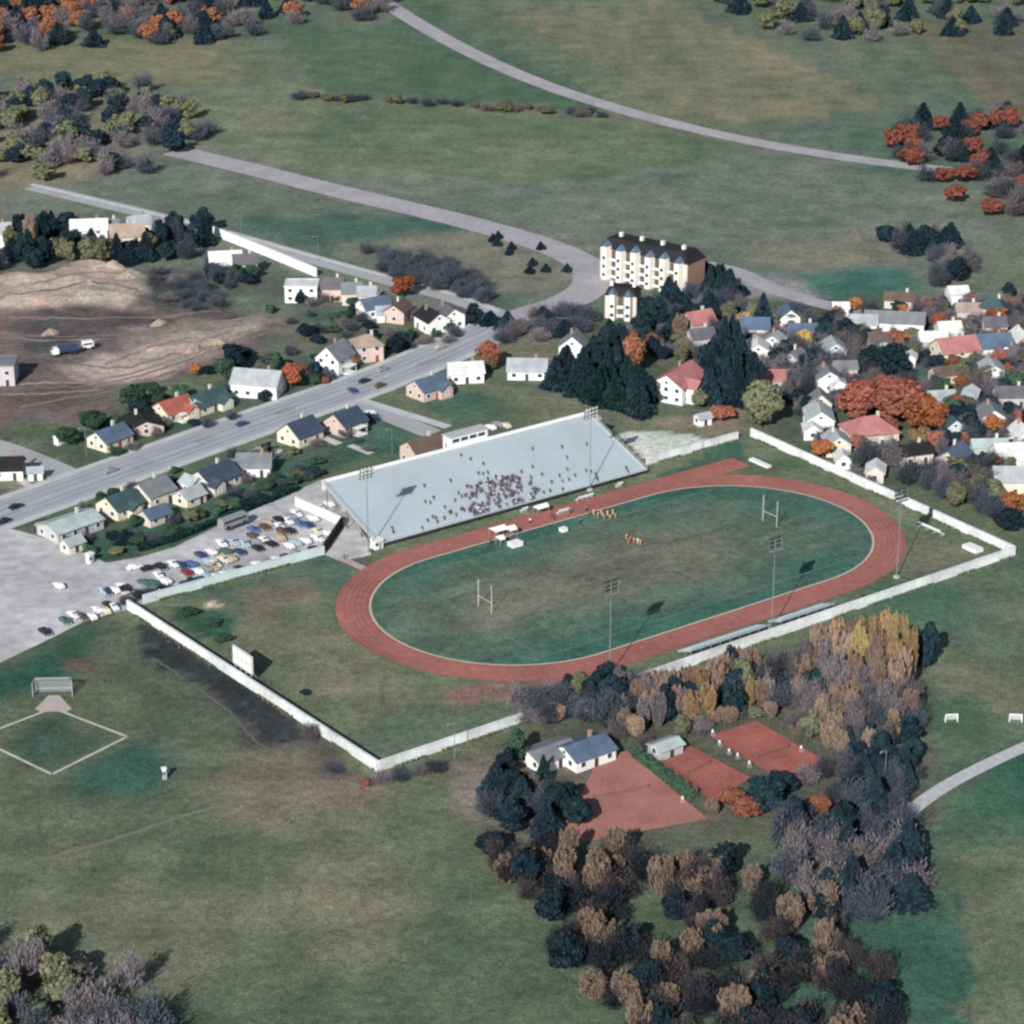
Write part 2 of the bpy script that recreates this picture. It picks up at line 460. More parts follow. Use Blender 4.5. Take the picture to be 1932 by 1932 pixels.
def ribbon(name, pts, w, z, m, off=0.0, thick=0.0):
    L_, R_ = strip_pts(pts, off + w / 2), strip_pts(pts, off - w / 2)
    n = len(pts); v = [(p.x, p.y, z) for p in L_] + [(p.x, p.y, z) for p in R_]
    f = [(i, n + i, n + i + 1, i + 1) for i in range(n - 1)]
    if thick:
        v += [(p.x, p.y, z - thick) for p in L_] + [(p.x, p.y, z - thick) for p in R_]
        f += [(i + 1, 2 * n + i + 1, 2 * n + i, i) for i in range(n - 1)] + [(n + i, 3 * n + i, 3 * n + i + 1, n + i + 1) for i in range(n - 1)]
    return tag(link_obj(bpy.data.objects.new(name, flat_mesh(name, v, f, m))), kind='structure')

M_asph = mat('road_asphalt', (.335, .35, .385), .9, .10, .12, .10, 1.2)
M_asph2 = mat('side_street_asphalt', (.35, .355, .365), .9, .12, .1, .10, 1.0)
M_lot = mat('worn_gravel_lot', (.42, .42, .425), .95, .36, .04, .24, .3)
M_walk = mat('pavement_slabs', (.46, .475, .48), .9, .12, .2, .1, 1.5)
M_gravel = mat('gravel_road', (.34, .325, .345), .95, .15, .08, .15, .5)
M_line = mat('road_paint', (.47, .47, .47), .8, .15, .3, .1, 2)
M_drive = mat('driveway_concrete', (.50, .49, .45), .9, .12, .3, .1, 1.5)

main = [G(*p) for p in ((-420, 1120), (-60, 992), (0, 970), (176, 907), (458, 806), (730, 712), (915, 628), (975, 600))]
main = smooth(main, 2)
sheet('parking_lot', [G(*p) for p in ((-420, 1150), (-60, 985), (0, 992), (60, 1008), (168, 1047), (200, 1062), (262, 1052), (330, 1032), (420, 988), (560, 926), (606, 905), (640, 930), (700, 1030), (690, 1050), (640, 1058), (610, 1046), (275, 1138), (232, 1152), (160, 1172), (80, 1212), (0, 1250), (-420, 1420))], .02, M_lot)
ribbon('main_road', main, 15.0, .045, M_asph)
ribbon('road_centre_line', main, .35, .06, M_line)
M_seam = mat('dark_asphalt', (.265, .28, .315), .9, .2, .08, .15, 1.0)
for o_ in (-4.6, -1.9, 1.9, 4.6): ribbon('tyre_lane', main, .9, .052, M_seam, off=o_)
for x, y, w in ((250, 884, 3.2), (372, 836, 2.6), (520, 782, 3.0), (790, 690, 2.8)):
    p = G(x, y); ribbon('road_patch', [p, p + Vector((5.0, 5.9, 0))], w, .056, M_seam)
ribbon('pavement_far', main, 2.6, .14, M_walk, off=9.0, thick=.14)
ribbon('pavement_near', main, 2.6, .14, M_walk, off=-9.0, thick=.14)
ribbon('side_street', smooth([G(*p) for p in ((-200, 790), (0, 845), (60, 868), (146, 906))], 2), 10.0, .030, M_asph2)
ribbon('side_street', [G(*p) for p in ((640, 745), (690, 768), (815, 818))], 7.5, .032, M_asph2)
ribbon('path', [G(*p) for p in ((682, 755), (740, 773), (846, 806))], 3.5, .05, M_walk)
M_rut = mat('rutted_dirt', (.26, .205, .185), .95, .25, .3, .2, 1.5)
M_rutd = mat('damp_ruts', (.20, .155, .145), .95, .25, .3, .2, 1.5)
def wobble(pts, amp):
    pts = smooth([G(*p) for p in pts], 3)
    return [p + Vector((rnd.uniform(-amp, amp), rnd.uniform(-amp, amp) * 1.6, 0)) for p in pts]
def drape(o):
    '''lay a strip on the uneven ground of the building site'''
    gm = bpy.data.objects['ground']
    for v in o.data.vertices:
        hit, loc, nr, fi = gm.ray_cast(Vector((v.co.x, v.co.y, 50)), Vector((0, 0, -1)))
        if hit: v.co.z = loc.z + .06
    return o
for pts, w, m in ((((40, 725), (180, 722), (300, 690), (400, 655), (500, 620)), 1.6, M_rut), (((40, 733), (182, 730), (302, 698), (402, 663), (505, 628)), 1.2, M_rutd), (((0, 640), (120, 645), (260, 640), (380, 612), (470, 600)), 1.5, M_rut), (((0, 632), (120, 637), (258, 632), (378, 604)), 1.3, M_rutd),
                  (((0, 575), (90, 560), (180, 545), (270, 560)), 1.8, M_rutd), (((20, 600), (140, 604), (280, 602), (420, 588)), 2.0, M_rutd), (((200, 690), (280, 655), (360, 650), (440, 625)), 1.6, M_rut), (((110, 690), (150, 712), (190, 722)), 2.6, M_rut), (((150, 690), (230, 700), (330, 668)), 1.3, M_rutd), (((30, 770), (120, 752), (210, 740), (330, 700)), 1.6, M_rutd), (((0, 745), (90, 742), (190, 736)), 1.5, M_rut), (((60, 548), (140, 528), (200, 520), (240, 530)), 1.4, M_rut), (((300, 655), (350, 640), (440, 640), (490, 622)), 2.2, M_rut)):
    drape(ribbon('vehicle_track', wobble(pts, .5), w, .1, m))
ribbon('worn_path', wobble(((285, 1240), (335, 1272), (380, 1303), (440, 1345), (470, 1390), (520, 1425)), .25), .6, .02, mat('trodden_strip', (.125, .118, .10), .95))
ribbon('worn_path', wobble(((640, 1470), (560, 1490), (400, 1520), (200, 1590), (0, 1640)), .3), 1.2, .02, mat('trodden_grass', (.165, .155, .12), .95))
ribbon('path', [G(*p) for p in ((640, 1052), (708, 1082))], 2.5, .03, mat('worn_path', (.40, .31, .29), .95))
ribbon('gravel_road', smooth([G(*p) for p in ((330, 285), (480, 320), (640, 362), (860, 413), (1000, 452), (1080, 482), (1122, 512), (1116, 545), (1060, 575), (990, 594), (940, 614))], 3), 14.0, .036, M_gravel)
ribbon('gravel_road', smooth([G(*p) for p in ((1112, 500), (1145, 505), (1200, 520))], 2), 9.0, .028, M_gravel)
ribbon('hill_road', smooth([G(*p) for p in ((60, 352), (300, 409), (420, 440), (600, 492), (730, 528), (860, 562), (945, 596))], 3), 9.0, .04, M_asph2)
ribbon('hill_road_kerb', smooth([G(*p) for p in ((60, 348), (300, 405), (420, 435), (600, 486), (730, 521), (860, 556), (945, 588))], 3), 1.6, .15, M_walk, thick=.15)
ribbon('gravel_road', smooth([G(*p) for p in ((1330, 498), (1400, 514), (1440, 540), (1560, 578), (1640, 590))], 3), 8.0, .03, M_gravel)
ribbon('footpath', smooth([G(*p) for p in ((1660, 1580), (1735, 1515), (1800, 1472), (1932, 1408), (2200, 1300))], 2), 3.6, .03, mat('tarmac_path', (.43, .44, .46), .9))
ribbon('far_road', smooth([G(*p) for p in ((2600, 380), (1800, 330), (1300, 250), (900, 120), (600, -80))], 3), 10.0, .03, M_gravel)
sheet('front_yard_path', [G(*p) for p in ((0, 868), (60, 915), (52, 922), (0, 884))], .03, M_drive)
for pts, w in ((((75, 985), (130, 1030)), 3.0), (((440, 862), (475, 880)), 3.0), (((480, 846), (530, 852)), 3.), (((600, 822), (640, 838)), 3.), (((180, 840), (230, 860)), 2.5), (((300, 830), (350, 850)), 3.), (((660, 840), (700, 856)), 2.5), (((390, 795), (420, 812)), 2.5)):
    ribbon('driveway', [G(*p) for p in pts], w, .034, M_drive)

# ---- running track and sports field
HL, R0, TW = 37.0, 36.5, 8.4
def oval(R, n=40):
    pts = []
    for i in range(n + 1):
        t = -math.pi / 2 + math.pi * i / n
        pts.append((HL + R * math.cos(t), R * math.sin(t)))
    for i in range(n + 1):
        t = math.pi / 2 + math.pi * i / n
        pts.append((-HL + R * math.cos(t), R * math.sin(t)))
    return pts

def ring(name, Ra, Rb, z, m):
    A, B = oval(Ra), oval(Rb); n = len(A)
    v = [tuple(S(u, w, z)) for u, w in A] + [tuple(S(u, w, z)) for u, w in B]
    f = [(i, n + i, n + (i + 1) % n, (i + 1) % n) for i in range(n)]
    return tag(link_obj(bpy.data.objects.new(name, flat_mesh(name, v, f, m))), kind='structure')

M_track = mat('cinder_track', (.30, .112, .092), .95, .26, .05, .18, .5)
M_track2 = mat('worn_cinder', (.25, .13, .105), .95, .2, .1, .15, .6)
M_kerb = mat('track_kerb', (.50, .43, .35), .9, .12, .3)
ring('running_track', R0, R0 + TW, .05, M_track)
ring('track_kerb', R0 - .55, R0 + .02, .10, M_kerb)
for k in range(1, 6):
    ring('lane_line', R0 + k * TW / 6 - .05, R0 + k * TW / 6 + .05, .058, mat('lane_paint', (.44, .23, .20), .9, .3, .5))
sheet('track_straight', [S(u, v) for u, v in ((36, R0 + .3), (74, R0 + .3), (74, R0 + TW), (36, R0 + TW))], .044, M_track)
sheet('track_straight', [S(u, v) for u, v in ((-36, -R0 - 2), (-70, -R0 - 3.5), (-72, -R0 - TW + 2), (-36, -R0 - TW))], .044, M_track2)

def make_field():
    us = np.linspace(-HL - R0, HL + R0, 150); vs = np.linspace(-R0, R0, 76)
    U, V = np.meshgrid(us, vs, indexing='ij')
    ok = np.hypot(np.maximum(np.abs(U) - HL, 0), V) <= R0 + .9
    wear = np.exp(-(V / 17) ** 2) * np.clip(1.25 - np.abs(U + 4) / 52, 0, 1)
    wear = np.clip(wear * 1.15 + (value_noise(U + 300, V + 300, 12, 31) - .5) * .55 + (value_noise(U + 300, V + 300, 30, 35) - .5) * .4 + (value_noise(U * .35 + 300, V + 300, 3, 32) - .5) * .4, 0, 1)[..., None]
    edge = np.clip((np.abs(V - 2) - 18) / 14, 0, 1)[..., None] * .75 + np.clip((U - 30) / 35, 0, 1)[..., None] * .5
    g = np.array((.080, .122, .094)) * (1 - np.clip(edge, 0, 1)) + np.array((.038, .105, .086)) * np.clip(edge, 0, 1)
    col = g * (1 - wear) + np.array((.148, .138, .112)) * wear
    hot = (np.exp(-((U + 42) ** 2 / 90 + (V + 1) ** 2 / 60)) * .6)[..., None]
    col = col * (1 - hot) + np.array((.20, .165, .13)) * hot
    mid = (np.exp(-((U + 1) ** 2 / 120 + (V - 2) ** 2 / 50)) * .55)[..., None]
    col = col * (1 - mid) + np.array((.085, .082, .088)) * mid
    col = col * (1 + (value_noise(U * .25 + 500, V + 500, 2.4, 33)[..., None] - .5) * .28)
    col = col * np.array((1.06, 1.15, 1.10))
    idx = -np.ones(U.shape, int); idx[ok] = np.arange(ok.sum())
    v = [tuple(S(a, b, .03)) for a, b in zip(U[ok], V[ok])]
    f = []
    for i in range(149):
        for j in range(75):
            q = (idx[i, j], idx[i + 1, j], idx[i + 1, j + 1], idx[i, j + 1])
            if min(q) >= 0: f.append(q)
    me = flat_mesh('sports_field', v, f, bpy.data.objects['ground'].data.materials[0])
    at = me.color_attributes.new('soil', 'FLOAT_COLOR', 'POINT')
    at.data.foreach_set('color', np.concatenate([col[ok], np.ones((ok.sum(), 1))], 1).astype(np.float32).ravel())
    tag(link_obj(bpy.data.objects.new('sports_field', me)), kind='structure')
make_field()
M_chalk = mat('faded_chalk', (.185, .20, .165), .95, .3, .2, .3, 1.2)
for v in (-29.5, 29.5):
    sheet('touch_line', [S(-55, v - .12), S(55, v - .12), S(55, v + .12), S(-55, v + .12)], .042, M_chalk)
for u in range(-50, 51, 20):
    sheet('yard_line', [S(u - .1, -29.3), S(u + .1, -29.3), S(u + .1, 29.3), S(u - .1, 29.3)], .042, M_chalk)

# ---- ball diamond
M_cl = mat('chalk_line', (.46, .45, .40), .95, .2, .3, .25, 2)
M_skinned = mat('skinned_infield', (.42, .36, .34), .95, .15, .3)
dia = [G(100, 1336), G(240, 1390), G(98, 1461), G(-46, 1392)]
for a, b in zip(dia, dia[1:] + dia[:1]):
    ribbon('base_path', [a, b], .75, .03, M_cl)
sheet('home_plate_area', [G(*p) for p in ((92, 1312), (112, 1312), (136, 1338), (124, 1343), (78, 1343), (66, 1338))], .035, M_skinned)

# ---- tennis courts
M_clay = mat('clay_court', (.305, .102, .082), .95, .24, .12, .14, .8)
M_clay2 = mat('pale_clay_court', (.34, .15, .125), .95, .22, .12, .14, .8)
M_tline = mat('court_tape', (.36, .19, .165), .9, .15, .5)
def court(corners, m):
    P4 = [G(*p) for p in corners]
    o = sheet('tennis_court', P4, .03, m)
    a, b, c, d = P4                                   # a-b short end, b-c long side
    q = lambda s, t: a.lerp(b, s).lerp(d.lerp(c, s), t)
    for s0 in (.22, .78, .31, .69):
        ribbon('court_line', [q(s0, .2), q(s0, .8)], .14, .045, M_tline)
    for t0 in (.2, .8, .38, .62):
        ribbon('court_line', [q(.22, t0), q(.78, t0)], .14, .048, M_tline)
    return P4, q
court_c = court(((1340, 1388), (1427, 1360), (1585, 1452), (1494, 1486)), M_clay)
court_b = court(((1230, 1425), (1291, 1401), (1415, 1467), (1345, 1512)), M_clay)
court_a = court(((1128, 1436), (1182, 1416), (1335, 1545), (1040, 1600)), M_clay2)
# ------------------------------------------------------------------ stadium walls
def wall(label, pts, h=2.4, t=.45, m=None, cap=True, name='perimeter_wall', posts=5.0):
    m = m or M_wallw
    base = pts[0]
    root = empty(name, (base.x, base.y, 0), label=label, cat='wall')
    w, c = MB(), MB(); pz = w
    for a, b in zip(pts, pts[1:]):
        d = b - a; L_ = d.length; rz = math.atan2(d.y, d.x); mid = (a + b) / 2 - base
        w.box(mid.x, mid.y, 0, L_, t, h, rz)
        if cap: c.box(mid.x, mid.y, h, L_ + .05, t + .16, .12, rz)
        n = max(1, int(L_ / posts))
        for i in range(n + 1):
            p = a.lerp(b, i / n) - base
            pz.box(p.x, p.y, 0, t + .09, t + .07, h + .08, rz)
    w.build('wall_panel', m, root)
    if cap: c.build('coping', m, root)
    return root
wall('long white wall sloping down the left end of the stadium, in front of the scoreboard', [S(-117, 54.5), S(-115, -54.6)], 2.5, .5)
wall('white wall along the near long side of the track, half hidden by poplars', [S(-114.4, -54.9), S(-40, -54.6), S(87, -53.2)], 2.4)
wall('white wall from the right corner of the ground up to the gap beside the bench', [S(87.1, -52.7), S(88.0, -22.6)], 2.5)
wall('white wall behind the top bend of the track, backing on gardens', [S(88.15, -20), S(90, 54.8)], 2.5)
wall('white fence wall between grandstand and the top right corner', [S(51, 55.2), S(85, 55.3)], 2.3)
wall('pale blue wall along the grass side of the car park', [S(-112, 55.3), S(-58.6, 55.1)], 2.3, m=M_wallp)
wall('wall across the lower corner of the car park, shade painted into its colour', [S(-58.2, 55.4), S(-44.2, 68.2)], 2.6, m=mat('painted_wall_shade', (.03, .028, .026), .9), name='shaded_wall')  # near-black colour stands in for the shaded face of this wall
wall('white wall closing the car park beside the grandstand corner', [S(-44.0, 68.8), S(-46.2, 88)], 2.6, m=M_wallw)

# ------------------------------------------------------------------ grandstand
def make_grandstand():
    u1, u2, v1, v2, z1, z2 = -44.9, 46.2, 49.4, 76.0, 1.3, 10.3
    um, vm = (u1 + u2) / 2, v1
    root = empty('grandstand', S(um, v1), TH, 'big pale blue bleacher grandstand with rows of benches and a white press box', 'grandstand')
    n = 36; L_ = u2 - u1
    deck, bench = MB(), MB()
    dv, dz = (v2 - v1) / n, (z2 - z1) / n
    vs = []; fs = []
    prof = []
    for i in range(n):
        prof += [(i * dv, z1 + i * dz), ((i + 1) * dv, z1 + i * dz)]
    prof.append((v2 - v1, z2))
    k = len(prof)
    vs = [(-L_ / 2, a, b) for a, b in prof] + [(L_ / 2, a, b) for a, b in prof]
    vs += [(-L_ / 2, a, b - .35) for a, b in prof] + [(L_ / 2, a, b - .35) for a, b in prof]
    fs = [(i, i + 1, k + i + 1, k + i) for i in range(k - 1)] + [(2 * k + i + 1, 2 * k + i, 3 * k + i, 3 * k + i + 1) for i in range(k - 1)]
    fs += [(i, 2 * k + i, 2 * k + i + 1, i + 1) for i in range(k - 1)] + [(k + i + 1, 3 * k + i + 1, 3 * k + i, k + i) for i in range(k - 1)]
    deck.add(vs, fs)
    deck.build('seating_deck', M_alu, root)
    aisles = []
    edges = [-L_ / 2 + .6] + [a + s for a in aisles for s in (-.4, .4)] + [L_ / 2 - .6]
    for i in range(1, n):
        for j in range(0, len(edges), 2):
            bench.box((edges[j] + edges[j + 1]) / 2, i * dv + .46, z1 + i * dz + .20, edges[j + 1] - edges[j], .24, .05)
    bench.build('bench_boards', M_alu, root)
    fr = MB()
    for x in np.linspace(-L_ / 2 + .8, L_ / 2 - .8, 16):
        for f in (.08, .35, .62, .98):
            y = f * (v2 - v1); z = z1 + f * (z2 - z1) - .6
            fr.bar((x, y, 0), (x, y, z), .28)
        fr.bar((x, .4, z1 - .5), (x, v2 - v1 - .1, z2 - .7), .3)
        fr.bar((x, (v2 - v1) * .35, .3), (x, (v2 - v1) * .62, z1 + .6 * (z2 - z1) - .8), .16)
        fr.bar((x, (v2 - v1) * .62, .3), (x, (v2 - v1) * .98, z2 - 1), .16)
    fr.build('steel_frame', mat('grey_frame', (.13, .135, .14), .7), root)
    rail = MB()
    rail.box(0, v2 - v1 + .12, z2 - 2.2, L_ + .4, .2, 3.1)
    rail.build('back_parapet', M_white, root)
    for s in (-1, 1):
        r = MB()
        for i in range(13):
            f = i / 12
            r.bar((s * (L_ / 2 + .05), f * (v2 - v1), z1 + f * (z2 - z1) - .3), (s * (L_ / 2 + .05), f * (v2 - v1), z1 + f * (z2 - z1) + 1.05), .09)
        for h in (.25, .65, 1.05):
            r.bar((s * (L_ / 2 + .05), 0, z1 + h), (s * (L_ / 2 + .05), v2 - v1, z2 + h), .10)
        r.bar((s * (L_ / 2 + .05), 0, z1 - .12), (s * (L_ / 2 + .05), v2 - v1, z2 - .12), .34)
        r.build('side_rail', M_galv, root)
    fr2 = MB()
    for h in (.5, 1.0): fr2.bar((-L_ / 2, -.12, z1 + h), (L_ / 2, -.12, z1 + h), .07)
    for x in np.linspace(-L_ / 2, L_ / 2, 40): fr2.bar((x, -.12, z1 - .1), (x, -.12, z1 + 1.0), .07)
    fr2.build('front_rail', M_galv, root)
    fb = MB(); fb.box(0, -.05, z1 - .62, L_, .12, .5); fb.build('front_fascia', M_dark, root)
    pb = MB()
    pb.box(3.0, v2 - v1 + 1.9, z2 - 1.2, 13.0, 3.3, 4.6)
    p = pb.build('press_box', M_white, root)
    rf = MB(); rf.box(3.0, v2 - v1 + 1.9, z2 + 3.4, 13.6, 3.9, .22); rf.build('press_box_roof', M_conc, p)
    for x in (-1.4, 1.5, 4.5, 7.4):
        w = MB(); w.box(x, v2 - v1 + .235, z2 + 1.7, 2.3, .10, 1.0); w.build('window', M_glass, p)
    d = MB(); d.box(-3.52, v2 - v1 + 2.0, z2 - .6, .08, 1.0, 2.1); d.build('door', M_grey, p)
    for sx in (-38, 40):
        st = MB()
        for i in range(12):
            st.box(sx + i * .9, v2 - v1 + 1.2, i * .68, .95, 1.7, .7)
        st.build('rear_stairs', M_conc, root)
make_grandstand()

def stand_z(v):
    i = min(35, max(0, int((v - 49.4) / (26.6 / 36))))
    return 1.3 + i * (9.0 / 36), i
def on_stand(x, y):
    """where a sight line meets the sloping seats"""
    lo, hi = 0.0, 11.0
    for _ in range(40):
        z = (lo + hi) / 2; u, v = loc_uv(G(x, y, z))
        if 1.3 + (v - 49.4) * 9.0 / 26.6 > z: lo = z
        else: hi = z
    return loc_uv(G(x, y, z))

# ------------------------------------------------------------------ small bleachers on the near side
def small_bleacher(u1, u2, label):
    root = empty('bleacher', S((u1 + u2) / 2, -51.9), TH, label, 'bleacher', 'low bleachers beside the near straight')
    L_ = u2 - u1; b, f, d = MB(), MB(), MB()
    for i in range(6):
        y = 4.6 - i * .85 ; z = .35 + i * .3
        b.box(0, y, z + .3, L_, .34, .06)
        d.box(0, y + .35, z, L_, .42, .05)
    for x in np.linspace(-L_ / 2 + .3, L_ / 2 - .3, int(L_ / 3) + 1):
        f.bar((x, 4.9, .2), (x, .2, 2.0), .12)
        f.bar((x, .3, 0), (x, .3, 2.1), .1); f.bar((x, 2.5, 0), (x, 2.5, 1.2), .1)
        f.bar((x, 4.7, 0), (x, 4.7, .5), .1)
    f.bar((-L_ / 2, .05, 3.1), (L_ / 2, .05, 3.1), .08); f.bar((-L_ / 2, .05, 2.6), (L_ / 2, .05, 2.6), .08)
    for x in np.linspace(-L_ / 2, L_ / 2, int(L_ / 2) + 1): f.bar((x, .05, 1.9), (x, .05, 3.1), .08)
    b.build('bench', M_alu, root); d.build('footboard', M_galv, root); f.build('frame', M_grey, root)
small_bleacher(-22.5, 3.0, 'low pale blue bleacher by the near straight, left of the light mast')
small_bleacher(6.5, 24.5, 'low pale blue bleacher by the near straight, right of the light mast')

# ------------------------------------------------------------------ floodlight masts
def make_mast():
    root = empty('floodlight_mast', (0, 0, 0))
    ft = MB(); ft.box(0, 0, 0, 1.1, 1.1, .7); ft.build('footing', M_conc, root)
    p = MB(); p.bar((0, 0, .6), (0, 0, 24.5), .32, n=8, w2=.15); p.build('pole', M_pole, root)
    fr = MB()
    for z in (22.0, 23.1, 24.2): fr.box(0, .15, z, 4.2, .14, .14)
    for x in (-2.0, 0, 2.0): fr.box(x, .15, 21.7, .12, .12, 3.0)
    fr.box(0, .5, 21.5, 4.2, .9, .08)
    fr.build('lamp_frame', M_pole, root)
    for z in (22.05, 23.15, 24.25):
        for x in (-1.7, -.57, .57, 1.7):
            l = MB(); l.box(x, -.12, z - .25, .82, .42, .72); l.box(x, -.36, z - .2, .7, .06, .62, mi=1)
            l.build('floodlight', [M_dark, mat('lamp_glass', (.6, .62, .6), .2)], root)
    return root
def copy_tree(o, parent=None):
    c = o.copy(); C.objects.link(c)
    if parent is not None: c.parent = parent
    for ch in list(o.children): copy_tree(ch, c)
    return c
mast = make_mast()
first = True
for u, v, rz, lab in ((-49.1, 48.0, TH, 'tall floodlight mast at the left front corner of the grandstand'),
                      (25.5, 49.0, TH, 'tall floodlight mast at the front of the grandstand, throwing no long shadow on the grass'),
                      (-43.7, -47.3, TH + math.pi, 'tall floodlight mast by the near straight at the left end of the bleachers'),
                      (4.6, -50.6, TH + math.pi, 'tall floodlight mast standing between the two low bleachers'),
                      (51.8, -45.6, TH + math.pi, 'tall floodlight mast outside the right bend, its shadow reaching the white wall')):
    o = mast if first else copy_tree(mast); first = False
    o.location = S(u, v); o.rotation_euler = (0, 0, rz)
    tag(o, lab, 'floodlight', 'floodlight masts around the track')
# slim poles
def lamp_pole(p, h, label, rz=0.0):
    root = empty('lamp_post', p, rz, label, 'lamp post', 'slim poles and street lamps')
    m = MB(); m.bar((0, 0, 0), (0, 0, h), .2, w2=.12, n=6); m.build('pole', M_pole, root)
    a = MB(); a.bar((0, 0, h - .1), (1.8, 0, h + .3), .1); a.build('arm', M_galv, root)
    l = MB(); l.box(2.0, 0, h + .18, .8, .3, .2); l.build('lamp_head', M_grey, root)
for x, y, h, lab in ((1323, 853, 8, 'slim lamp post in the pale yard right of the grandstand'),
                     (163, 862, 9, 'street lamp on the verge at the mouth of the left side street'),
                     (660, 742, 10, 'street lamp at the junction by the blue roofed corner house'),
                     (858, 1432, 9, 'slim pole at the near wall by the bottom corner of the stadium'),
                     (1668, 1492, 10, 'pale slim pole among the dark trees right of the courts'),
                     (520, 878, 8, 'slim pole behind the white walled bungalow near the car park'),
                     (740, 858, 8, 'slim pole in the garden behind the grandstand'),
                     (455, 452, 9, 'street lamp at the top of the embankment road'),
                     (600, 492, 9, 'street lamp further down the embankment road')):
    lamp_pole(G(x, y), h, lab, ROAD + math.pi)

# ------------------------------------------------------------------ goals, scoreboard, field kit
M_post = mat('worn_white_post', (.52, .49, .46), .8)
def goalpost(u, label, s):
    root = empty('goalpost', S(u, 1.0), TH, label, 'goalpost', 'football goalposts')
    for y in (-2.8, 2.8):
        m = MB(); m.bar((0, y, 0), (0, y, 7.6), .19, n=6); m.build('upright', M_post, root)
    m = MB(); m.bar((0, -2.8, 3.0), (0, 2.8, 3.0), .16, n=6); m.build('crossbar', M_post, root)
goalpost(-45.3, 'white H shaped goalpost standing on worn grass in the left half of the field', 1)
goalpost(49.6, 'white H shaped goalpost at the greener right end of the field', -1)

def make_scoreboard():
    p = S(-113.9, 4.0); root = empty('scoreboard', p, TH + math.pi / 2, 'white scoreboard on posts seen from behind, inside the left wall', 'scoreboard')
    b = MB(); b.box(0, 0, 2.2, 8.6, .35, 4.6); b.build('panel', M_white, root)
    g = MB()
    for x in (-4.2, -2.1, 0, 2.1, 4.2): g.box(x, .24, 2.2, .18, .12, 4.6)
    for z in (2.25, 4.4, 6.65): g.box(0, .30, z, 8.6, .10, .14)
    g.build('batten', mat('weathered_batten', (.42, .40, .38), .9), root)
    f = MB(); f.box(0, -.2, 2.5, 8.0, .04, 4.0); f.build('display_face', M_dark, root)
    for x in (-3.6, -1.2, 1.2, 3.6):
        l = MB(); l.box(x, -.05, 0, .3, .3, 2.3); l.bar((x, -.1, 4), (x, -1.6, 0), .14); l.build('post', M_grey, root)
make_scoreboard()

def canopy(p, rz, lx, ly, h, label):
    root = empty('canopy_tent', p, rz, label, 'canopy', 'white shelters beside the track')
    r = MB(); r.add([(-lx / 2, -ly / 2, h), (lx / 2, -ly / 2, h), (lx / 2, ly / 2, h), (-lx / 2, ly / 2, h), (-lx / 2, 0, h + .7), (lx / 2, 0, h + .7)], [(0, 1, 5, 4), (2, 3, 4, 5), (0, 4, 3), (1, 2, 5), (0, 3, 2, 1)])
    r.build('roof', M_white, root)
    v = MB()
    for sx in (-1, 1): v.box(0, sx * ly / 2, h - .3, lx, .05, .3)
    v.build('valance', M_white, root)
    for sx in (-1, 1):
        for sy in (-1, 1):
            l = MB(); l.bar((sx * (lx / 2 - .1), sy * (ly / 2 - .1), 0), (sx * (lx / 2 - .1), sy * (ly / 2 - .1), h), .1); l.build('leg', M_grey, root)
canopy(G(940, 1013), TH, 4.2, 3.0, 2.5, 'white canopy at the field edge, left of the pair')
canopy(G(963, 1012), TH, 2.6, 3.0, 2.5, 'white canopy at the field edge, right of the pair')
canopy(G(944, 1030), TH, 1.8, 2.2, 2.4, 'small white canopy in front of the pair of shelters')
canopy(G(1021, 970), TH, 4.0, 2.0, 2.3, 'pale canopy over the grandstand side of the straight')

def jump_mat(p, rz, lx, ly, h, label, name='landing_mat', cat='mat', group='white landing mats'):
    root = empty(name, p, rz, label, cat, group)
    b = MB(); b.box(0, 0, .12, lx, ly, h); b.build('mat_body', M_white, root)
    c = MB(); c.box(0, 0, h + .13, lx + .12, ly + .12, .12); c.build('cover', M_white, root)
    f = MB()
    for x in np.linspace(-lx / 2 + .3, lx / 2 - .3, 4): f.box(x, 0, 0, .15, ly - .2, .12)
    f.build('pallet', M_trunk, root)
jump_mat(G(972, 1030), TH, 3.4, 2.6, 1.0, 'white landing mat on the grass in front of the canopies')
jump_mat(G(1063, 1003), TH, 1.8, 1.6, .9, 'small white mat alone on the upper middle of the field')
jump_mat(G(1835, 1038), TH - math.pi / 2, 5.0, 2.8, .9, 'white landing mat by the right wall, upper of the two in the corner')
jump_mat(G(1861, 1061), TH, 6.0, 2.8, .9, 'white landing mat tucked into the right corner of the walls')
jump_mat(G(1434, 876), TH + math.pi / 2, 7.8, 1.6, .5, 'long white mat across the end of the straight at the top bend')

def bench(p, rz, L_, label, rows=1):
    root = empty('bench', p, rz, label, 'bench', 'white benches around the track')
    s = MB()
    for i in range(rows): s.box(0, -i * .6, .45 + i * .3, L_, .45, .08)
    s.build('seat', M_white, root)
    b = MB(); b.box(0, -rows * .6 + .25, .6 + rows * .3, L_, .07, .4); b.build('backrest', M_white, root)
    for x in np.linspace(-L_ / 2 + .2, L_ / 2 - .2, 4):
        l = MB(); l.box(x, -(rows - 1) * .3, 0, .1, .4 + (rows - 1) * .6, .45); l.build('leg', M_grey, root)
bench(S(81.7, -28.5), TH - math.pi / 2, 8.6, 'long white bench inside the right wall beside its gap', 3)
bench(G(1101, 942), TH, 5.5, 'white bench on the grandstand side of the straight, right one', 2)
bench(G(1060, 968), TH, 3.6, 'white bench between the track and the crowd', 2)
bench(G(987, 965), TH, 2.0, 'short white bench at the foot of the grandstand below the crowd', 2)
bench(G(1166, 918), TH, 2.0, 'short white bench under the right half of the grandstand', 2)
bench(G(1160, 893), TH, 1.6, 'tiny white bench by the end of the grandstand, beside the straight', 2)

